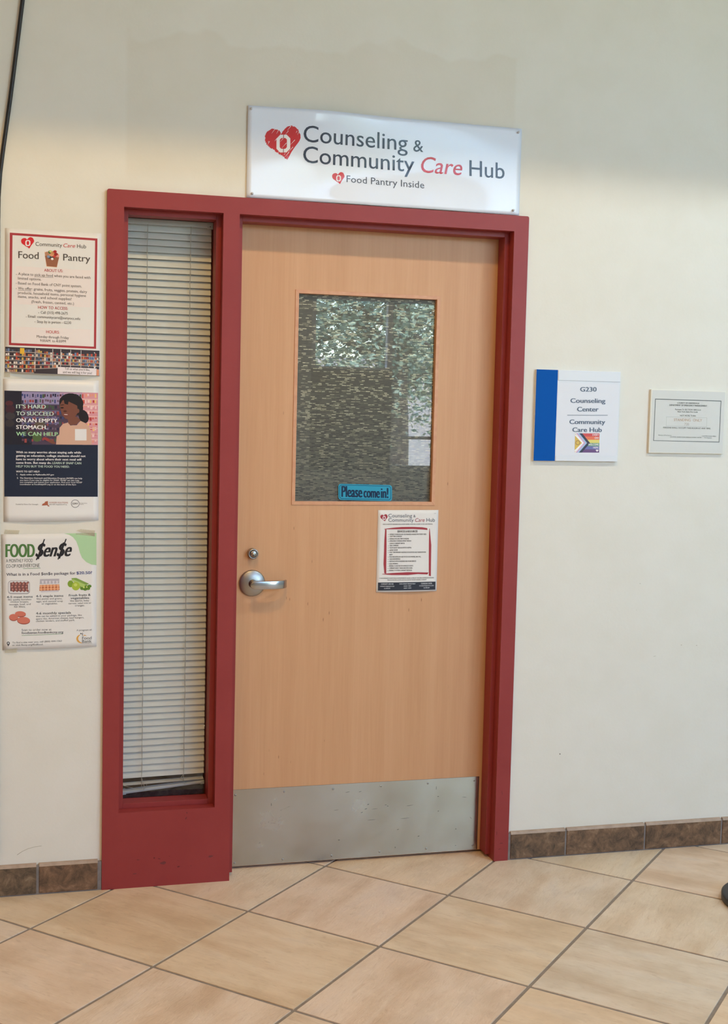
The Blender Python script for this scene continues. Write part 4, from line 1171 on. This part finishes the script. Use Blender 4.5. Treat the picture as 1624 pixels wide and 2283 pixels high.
# apples and celery
P3.poly('fruit_picture', ink(128, 158, 80), [(1075, 805), (1150, 800), (1345, 890), (1190, 960)], 2)
P3.poly('fruit_picture', ink(170, 196, 110), [(1070, 830), (1110, 822), (1330, 920), (1250, 950)], 2.5)
P3.ell('fruit_picture', ink(126, 156, 52), 1065, 890, 44, 52, 2.2); P3.ell('fruit_picture', ink(166, 186, 64), 1145, 925, 62, 64, 3); P3.ell('fruit_picture', ink(196, 208, 108), 1140, 905, 26, 24, 3.5)
for (x, y) in ((1240, 960), (1285, 970), (1330, 960), (1350, 925), (1300, 935)): P3.ell('fruit_picture', ink(96, 136, 48), x, y, 32, 24, 3.2, n=9); 
P3.ell('fruit_picture', ink(190, 208, 110), 1265, 940, 15, 17, 3.8); P3.ell('fruit_picture', ink(190, 208, 110), 1310, 938, 12, 14, 3.8)
# burgers
for (x, y, rx, ry) in ((205, 1395, 68, 50), (308, 1345, 82, 42), (356, 1442, 98, 54)):
    P3.ell('burger_picture', ink(150, 76, 64), x, y+6, rx, ry, 2, .05); P3.ell('burger_picture', ink(206, 118, 100), x, y-3, rx, ry-3, 2.6, .05)
DT = ink(96, 98, 102); DB = ink(78, 80, 84)
for (s_, x0, x1, y0, y1, cp_, bo) in (('4-5 meat items', 103, 492, 1105, 1097, 32, .02), ('like quality boneless', 122, 472, 1141, 1136, 25, .003), ('chicken breasts,', 157, 435, 1174, 1171, 25, .003), ('sausage, beef, and', 137, 462, 1212, 1207, 25, .003),
        ('fish fillets.', 212, 385, 1249, 1246, 25, .003), ('4-5 staple items', 543, 955, 1092, 1084, 32, .02), ('like pastas and grains,', 555, 940, 1128, 1123, 25, .003), ('eggs, and canned soup', 547, 948, 1168, 1161, 25, .003), ('or vegetables.', 627, 870, 1202, 1198, 25, .003),
        ('Fresh fruits &', 1040, 1367, 1080, 1070, 33, .02), ('vegetables', 1065, 1345, 1121, 1116, 33, .02), ('like apples, baby', 1060, 1345, 1158, 1152, 25, .003), ('carrots, salad mix or', 1032, 1378, 1198, 1188, 25, .003), ('oranges.', 1130, 1277, 1230, 1227, 25, .003),
        ('4-6 monthly specials', 543, 1070, 1352, 1339, 34, .02), ('that can be added to your package, like', 543, 1235, 1392, 1372, 25, .003), ('spare ribs, American cheese, beef burgers,', 543, 1268, 1430, 1408, 25, .003), ('chicken tenders, and stuffed pork.', 543, 1130, 1464, 1448, 25, .003),
        ('Scan to order now at', 327, 775, 1600, 1591, 31, .003), ('foodsense.foodbankcny.org', 327, 955, 1645, 1630, 33, .018), ('A program of:', 1155, 1387, 1602, 1595, 25, .003), ('Food', 1240, 1382, 1729, 1725, 44, .008), ('Bank', 1240, 1382, 1778, 1774, 44, .008),
        ('of Central New York', 1240, 1390, 1790, 1787, 8, 0), ('To find a site near you, call (800) 444-1563', 185, 932, 1788, 1760, 25, .006), ('or visit fbcny.org/findfood.', 185, 652, 1826, 1811, 25, .01)):
    P3.text(DB if bo > .01 else DT, s_, x0, x1, y0, y1, cp_, bo)
P3.line('underline', ink(110, 150, 100), (327, 1668), (945, 1643), 6, 2)
for i in range(14):
    t0, t1 = math.radians(100+i*13), math.radians(113+i*13)
    w0 = 26*math.sin(math.pi*i/14)**.7+2; w1 = 26*math.sin(math.pi*(i+1)/14)**.7+2
    P3.poly('apple_logo', ink(216, 160, 74), [(1228+76*math.cos(t0), 1718-66*math.sin(t0)), (1228+76*math.cos(t1), 1718-66*math.sin(t1)), (1228+(76-w1)*math.cos(t1), 1718-(66-w1)*math.sin(t1)), (1228+(76-w0)*math.cos(t0), 1718-(66-w0)*math.sin(t0))], 2)
P3.poly('apple_logo', ink(216, 160, 74), [(1245, 1668), (1280, 1658), (1308, 1675), (1270, 1672)], 2)
P3.line('apple_logo', BLK, (1243, 1672), (1248, 1628), 7, 3); P3.ell('apple_logo', BLK, 1222, 1640, 14, 7, 3, .4, n=8)
P3.ell('map_pin_symbol', DB, 125, 1785, 24, 24, 2); P3._mb('map_pin_symbol', DB).add([P3.world(x, y, 2.2) for x, y in ((103, 1795), (147, 1795), (126, 1834))], [(0, 1, 2)]); P3.ell('map_pin_symbol', WHT, 125, 1784, 10, 10, 3)
P3.finish()
M_TAPE = bpy.data.materials.new('clear_tape'); M_TAPE.use_nodes = True
_t = M_TAPE.node_tree; _p = _t.nodes['Principled BSDF']; _p.inputs['Base Color'].default_value = rgb(214, 208, 184); _p.inputs['Roughness'].default_value = .25; _p.inputs['Alpha'].default_value = .30
def tape(S, quad, par):
    mb = MB(); vs = [S.world(u, v, 2.5) for u, v in quad]
    vs2 = [(x, WY-.0002, z) for x, y, z in vs]
    mb.add(vs+[(x, y+.0001, z) for x, y, z in vs], [(0, 1, 2, 3), (7, 6, 5, 4), (0, 4, 5, 1), (1, 5, 6, 2), (2, 6, 7, 3), (3, 7, 4, 0)])
    mb.build('tape', M_TAPE, par)
tape(P3, [(75, 72), (295, 85), (280, 140), (62, 138)], sh); tape(P3, [(1150, 88), (1215, 66), (1432, 85), (1430, 176)], sh); tape(P3, [(1145, 130), (1430, 120), (1430, 175), (1145, 145)], sh)
tape(P3, [(80, 1880), (262, 1860), (258, 1925), (78, 1932)], sh)
p1o = [o for o in bpy.data.objects if o.name.startswith('flyer')][0]
tape(P1, [(62, 2150), (150, 2155), (145, 2225), (60, 2222)], p1o)

# services flyer on the door -----------------------------------------------------
k = 180/1624
P4 = Sheet(820, 1120, k, DY-.0006, [(208, 155), (1425, 153), (1385, 1782), (168, 1806)], curl(.006, .001, .0006, 4))
sh = P4.sheet('flyer', PAPER); tag(sh, 'white services flyer with a red brush-stroke box taped to the door below its glass', 'flyer')
DG, DR, DK = ink(92, 96, 110), ink(160, 56, 66), ink(58, 58, 66)
heart(P4, 255, 402, 237, 380, DR, WHT, SLIT, fine=False)
P4.text(DG, 'Counseling', 418, 892, 300, 303, 70); P4.text(DG, '&', 920, 963, 299, 299, 50); P4.text(DG, 'Community', 418, 925, 388, 390, 70)
P4.text(DR, 'Care', 955, 1145, 390, 390, 72, 0, .22); P4.text(DG, 'Hub', 1182, 1353, 390, 390, 74)
P4.text(DK, 'ASSISTS STUDENTS BY ADDRESSING NON-ACADEMIC BARRIERS, PROMOTING ACADEMIC SUCCESS, AND RETENTION', 303, 1303, 450, 446, 19, .01)
P4.text(DG, 'STUDENT', 1330, 1375, 225, 225, 10)
def stroke(pts, layer=2):
    a = pts; n = len(a)//2
    for i in range(n-1): P4.poly('brush_stroke_box', DR, [a[i], a[i+1], a[2*n-2-i], a[2*n-1-i]], layer)
stroke([(335, 533), (520, 508), (680, 495), (900, 493), (1100, 500), (1200, 518), (1203, 555), (1100, 545), (900, 536), (680, 540), (520, 540), (335, 541)])
stroke([(290, 1438), (500, 1418), (800, 1402), (1000, 1405), (1222, 1408), (1200, 1448), (1000, 1440), (800, 1460), (480, 1460), (290, 1446)])
stroke([(352, 540), (378, 545), (380, 860), (372, 1150), (368, 1430), (335, 1425), (318, 1240), (330, 980), (335, 760), (352, 540)])
P4.poly('brush_stroke_box', DR, [(354, 540), (378, 548), (380, 860), (332, 860)], 2); P4.poly('brush_stroke_box', DR, [(332, 860), (380, 860), (372, 1430), (330, 1415)], 2.1)
P4.poly('brush_stroke_box', DR, [(1238, 528), (1248, 528), (1280, 860), (1232, 860)], 2); P4.poly('brush_stroke_box', DR, [(1232, 860), (1280, 860), (1270, 1485), (1228, 1470)], 2.1)
P4.text(DK, 'SERVICES & RESOURCES', 597, 1003, 604, 602, 40, .02)
rows = (('LICENSED COUNSELORS AND CASE MANAGERS AVAILABLE FOR STUDENT NEEDS', 655, 1180), ('SHORT TERM COUNSELING', 697, 688), ('REFERRALS FOR LONG TERM COUNSELING', 745, 830), ('AFTER-HOURS COUNSELING SUPPORT THROUGH', 789, 875),
        ('CONTACT COMMUNITY SERVICES', 837, 743), ('CRISIS COUNSELING', 881, 618), ('TELEPSYCHIATRY THROUGH UPSTATE HOSPITAL', 925, 880), ('SUPPORT GROUPS', 973, 603), ('SHORT TERM EMERGENCY ASSISTANCE FOR NUTRITION AND TRANSPORTATION', 1016, 1170),
        ('NEEDS', 1064, 497), ('FOOD INSECURITIES (ON- AND OFF-SITE FOOD PANTRIES, SNAP, WIC)', 1107, 1068), ('CHILDCARE REFERRALS', 1152, 655), ('ASSISTANCE WITH ESTABLISHING HEALTHCARE SERVICES', 1196, 972), ('LEGAL REFERRALS', 1246, 608),
        ('REFERRAL TO SHELTERS FOR HOMELESS STUDENTS', 1289, 912), ('COMMUNITY AGENCY TABLING AND OFFICE HOURS', 1334, 895), ('REFERRALS TO OUTSIDE COMMUNITY RESOURCES', 1379, 888))
for i, (s_, y, x1) in enumerate(rows):
    P4.text(DK, s_, 445-i*.9, x1, y+1, y-3, 25, .012)
    if i not in (4, 9): P4.ell('lettering', DK, 420-i*.8, y-7, 5, 7, 3, n=8)
P4.text(DK, 'IT IS RECOMMENDED STUDENTS MAKE AN APPOINTMENT BY CALLING 315-498-2675 TO BE SURE A COUNSELOR IS AVAILABLE', 232, 1332, 1536, 1524, 20, .01)
P4.text(DK, 'WALK-IN HOURS ARE ACCEPTED AND WILL BE SEEN BY THE NEXT AVAILABLE COUNSELOR', 390, 1180, 1570, 1562, 20, .01)
P4.poly('black_bar', ink(44, 46, 56), [(206, 1612), (1366, 1592), (1362, 1755), (204, 1775)], 1)
LG = ink(206, 208, 214)
for (s_, x0, x1, y0, cp_) in (('COMMUNITY CARE HUB', 265, 512, 1655, 26), ('COMMUNITYCARE@SUNYOCC.EDU', 245, 530, 1698, 20), ('315-498-2675', 325, 447, 1740, 22), ('HOURS: MONDAY THROUGH FRIDAY', 632, 955, 1648, 22), ('MONDAY - FRIDAY', 718, 868, 1690, 20), ('8:00AM - 4:30PM', 718, 868, 1732, 20),
                              ('COUNSELING CENTER', 1068, 1292, 1645, 28), ('COUNSELING@SUNYOCC.EDU', 1030, 1328, 1685, 20), ('315-498-2675', 1118, 1240, 1728, 22)):
    P4.text(LG, s_, x0, x1, y0, y0-4, cp_, .015)
P4.finish()

# "Please come in!" sticker -----------------------------------------------------
k = 360/1612
P5 = Sheet(640, 630, k, DY+.0118, [(520, 2008), (1052, 2022), (1048, 2180), (517, 2168)])
AQ = ink(36, 150, 186, rough=.3, coat=.5); DKB = ink(10, 40, 74)
b = MB()
ps = [P5.flat(*p) for p in rrect(514, 2008, 1050, 2168, 28, .026)]
b.prism(ps, P5.Y-.0006, P5.Y+.0004)
sh = b.build('sticker', AQ); tag(sh, 'bright blue sticker reading Please come in! on the door glass', 'sticker')
P5.root = sh
P5.Y -= .0006
ro, ri = rrect(524, 2018, 1040, 2158, 26, .026), rrect(528, 2022, 1036, 2154, 23, .026)
for i in range(20):
    j = (i+1) % 20; P5._mb('outline', DKB).add([P5.world(*ro[i], 1), P5.world(*ro[j], 1), P5.world(*ri[j], 1), P5.world(*ri[i], 1)], [(0, 1, 2, 3)])
P5.text(DKB, 'Please', 548, 750, 2138, 2144, 108, .03, layer=2); P5.text(DKB, 'come', 768, 925, 2145, 2149, 100, .03, layer=2); P5.text(DKB, 'in!', 942, 1010, 2149, 2151, 100, .03, layer=2)
P5.finish()

# room sign -------------------------------------------------------------------
k = 220/1624
ST = .011
M_SIGN = mat('white_sign_plastic', rgb(222, 226, 234), .35, spec=.4)
M_BLUE = mat('blue_sign_plastic', rgb(0, 84, 172), .6, spec=.12)
P6 = Sheet(1180, 810, k, WY-ST, [(130, 98), (1512, 148), (1432, 1612), (75, 1600)])
A_, B_, C_, D_ = [P6.flat(*p) for p in ((128, 98), (1512, 148), (1434, 1612), (74, 1602))]
b = MB(); b.box(A_[0], B_[0], WY-ST, WY, D_[1], A_[1]); sh = b.build('room_sign', M_SIGN, bevel=.0008)
sh_x0, sh_x1, sh_z0, sh_z1 = A_[0], B_[0], D_[1], A_[1]
tag(sh, 'white room sign with a blue stripe reading G230 Counseling Center Community Care Hub', 'sign')
P6.root = sh
xs = P6.flat(481, 122)[0]
b = MB(); b.box(sh_x0, xs-.001, WY-ST-.0008, WY-ST+.001, sh_z0, sh_z1); b.build('blue_stripe', M_BLUE, sh)
zt = P6.flat(500, 278)[1]; zb_ = P6.flat(440, 1512)[1]
b = MB(); b.box(xs+.001, sh_x1-.001, WY-ST-.0018, WY-ST+.001, zt, sh_z1-.0005); b.build('top_strip', M_SIGN, sh, bevel=.0005)
b = MB(); b.box(xs+.001, sh_x1-.001, WY-ST-.0018, WY-ST+.001, sh_z0+.0005, zb_); b.build('bottom_strip', M_SIGN, sh, bevel=.0005)
b = MB(); b.box(xs+.0015, sh_x1-.004, WY-ST-.0005, WY-ST+.001, zb_+.0005, zt-.008); b.build('paper_insert', mat('insert_paper', rgb(226, 228, 236), .5), sh)
P6.Y = WY-ST-.0006
SG = ink(92, 106, 126)
for (s_, x0, x1, y0, y1) in (('G230', 845, 1110, 464, 464), ('Counseling', 685, 1255, 649, 653), ('Center', 795, 1143, 790, 792), ('Community', 668, 1252, 998, 1001), ('Care Hub', 718, 1196, 1128, 1130)):
    P6.text(SG, s_, x0, x1, y0, y1, 72, .035)
P6.line('rule', ink(140, 148, 160), (630, 854), (1295, 856), 10, 2)
fl0 = (760, 1152); 
def fp(a, b): return (760-8*b+a*402, 1152+b*316+a*2)
cols6 = [(204, 84, 86), (226, 120, 90), (220, 208, 118), (110, 158, 134), (112, 116, 174), (110, 82, 128)]
for i, c_ in enumerate(cols6): P6.poly('pride_flag', ink(*c_), [fp(0, i/6), fp(1, i/6), fp(1, (i+1)/6), fp(0, (i+1)/6)], 1)
for a, c_, ly in ((.62, (62, 66, 84), 1.5), (.50, (160, 190, 222), 1.8), (.43, (210, 170, 200), 2.1), (.36, (238, 238, 244), 2.4), (.29, (214, 182, 92), 2.7)):
    top = max(a-.49*.8, 0)*1.0
    P6._mb('pride_flag', ink(*c_)).add([P6.world(*p, ly) for p in (fp(0, 0), fp(max(a-.33, 0), 0), fp(a, .5), fp(max(a-.33, 0), 1), fp(0, 1))], [(0, 1, 2, 3, 4)])
P6._mb('pride_flag', ink(214, 182, 92)).add([P6.world(*p, 2.9) for p in (fp(0, .12), fp(.29, .5), fp(0, .88))], [(0, 1, 2)])
P6._mb('pride_flag', ink(238, 238, 244)).add([P6.world(*p, 2.8) for p in (fp(0, .04), fp(.33, .5), fp(0, .96))], [(0, 1, 2)])
P6.ring('pride_flag', ink(120, 84, 90), 803, 1307, 36, 38, 7, 3.2)
FW_ = ink(236, 230, 236)
for (s_, x0, x1, y) in (('EVERY', 1045, 1152, 1193), ('ONE', 1080, 1147, 1244), ('WELCOME', 976, 1145, 1352), ('HERE', 1058, 1143, 1401)): P6.text(FW_, s_, x0, x1, y, y, 30, .02, part='flag_lettering')
P6.ell('flag_heart', FW_, 1111, 1430, 12, 11, 3); P6.ell('flag_heart', FW_, 1131, 1430, 12, 11, 3); P6._mb('flag_heart', FW_).add([P6.world(x, y, 3.1) for x, y in ((1100, 1434), (1142, 1434), (1121, 1458))], [(0, 1, 2)])
P6.finish()

# occupancy notice ---------------------------------------------------------------
k = 194/1624
OT = .010
M_HOLD = mat('cream_sign_holder', rgb(228, 225, 214), .4)
P7 = Sheet(1430, 850, k, WY-OT, [(190, 148), (1590, 190), (1525, 1350), (135, 1335)])
A_ = P7.flat(190, 148); B_ = P7.flat(1592, 190); D_ = P7.flat(150, 1338)
b = MB(); b.box(A_[0], B_[0], WY-OT, WY, D_[1], A_[1]); sh = b.build('wall_notice', M_HOLD, bevel=.0012)
tag(sh, 'pale framed occupancy notice reading STANDING ONLY 720 on the wall at the right', 'sign')
P7.root = sh
P7.Y = WY-OT-.0004
b = MB(); b.box(A_[0]+.005, B_[0]-.004, P7.Y, WY-OT+.001, D_[1]+.003, A_[1]-.003); b.build('paper_insert', mat('notice_paper', rgb(214, 214, 210), .5), sh)
FB = ink(104, 110, 108)
o4 = [(262, 325), (1500, 363), (1463, 1142), (227, 1112)]; i4 = [(274, 340), (1487, 377), (1451, 1128), (240, 1102)]
for q in range(4): P7.poly('border_line', FB, [o4[q], o4[(q+1) % 4], i4[(q+1) % 4], i4[q]], 1)
o4 = [(473, 660), (1230, 681), (1224, 853), (468, 836)]; i4 = [(477, 665), (1226, 685), (1220, 849), (472, 832)]
for q in range(4): P7.poly('box_line', ink(176, 180, 172), [o4[q], o4[(q+1) % 4], i4[(q+1) % 4], i4[q]], 1)
OG = ink(104, 110, 106); TN = ink(196, 172, 150)
for (s_, x0, x1, y0, y1, cp_, bo, m) in (('COUNTY OF ONONDAGA', 675, 1088, 418, 426, 28, .02, OG), ('DEPARTMENT OF EMERGENCY MANAGEMENT', 528, 1232, 458, 474, 28, .02, OG), ('Pursuant To SECTION 1003.2.2.5', 635, 1115, 538, 549, 26, .012, OG), ('New York State Fire Code', 682, 1056, 580, 587, 26, .012, OG),
        ('NOT MORE THAN', 727, 1020, 654, 659, 27, .008, OG), ('STANDING  ONLY', 612, 1137, 742, 754, 48, .008, TN), ('720', 808, 893, 822, 824, 44, .006, ink(176, 166, 158)), ('PERSONS SHALL OCCUPY THIS ROOM AT ANY TIME.', 413, 1300, 877, 895, 27, .01, OG),
        ('Director of Fire Service', 323, 566, 1013, 1018, 18, .005, OG), ('Fire Inspector', 1182, 1322, 1062, 1066, 18, .005, OG), ('Code Enforcement Officer', 1135, 1403, 1028, 1036, 18, .005, OG), ('LOCATION: GRAND ROOM GORDON STUDENT CENTER', 540, 1125, 1047, 1060, 18, .005, OG)):
    P7.text(m, s_, x0, x1, y0, y1, cp_, bo)
P7.finish()
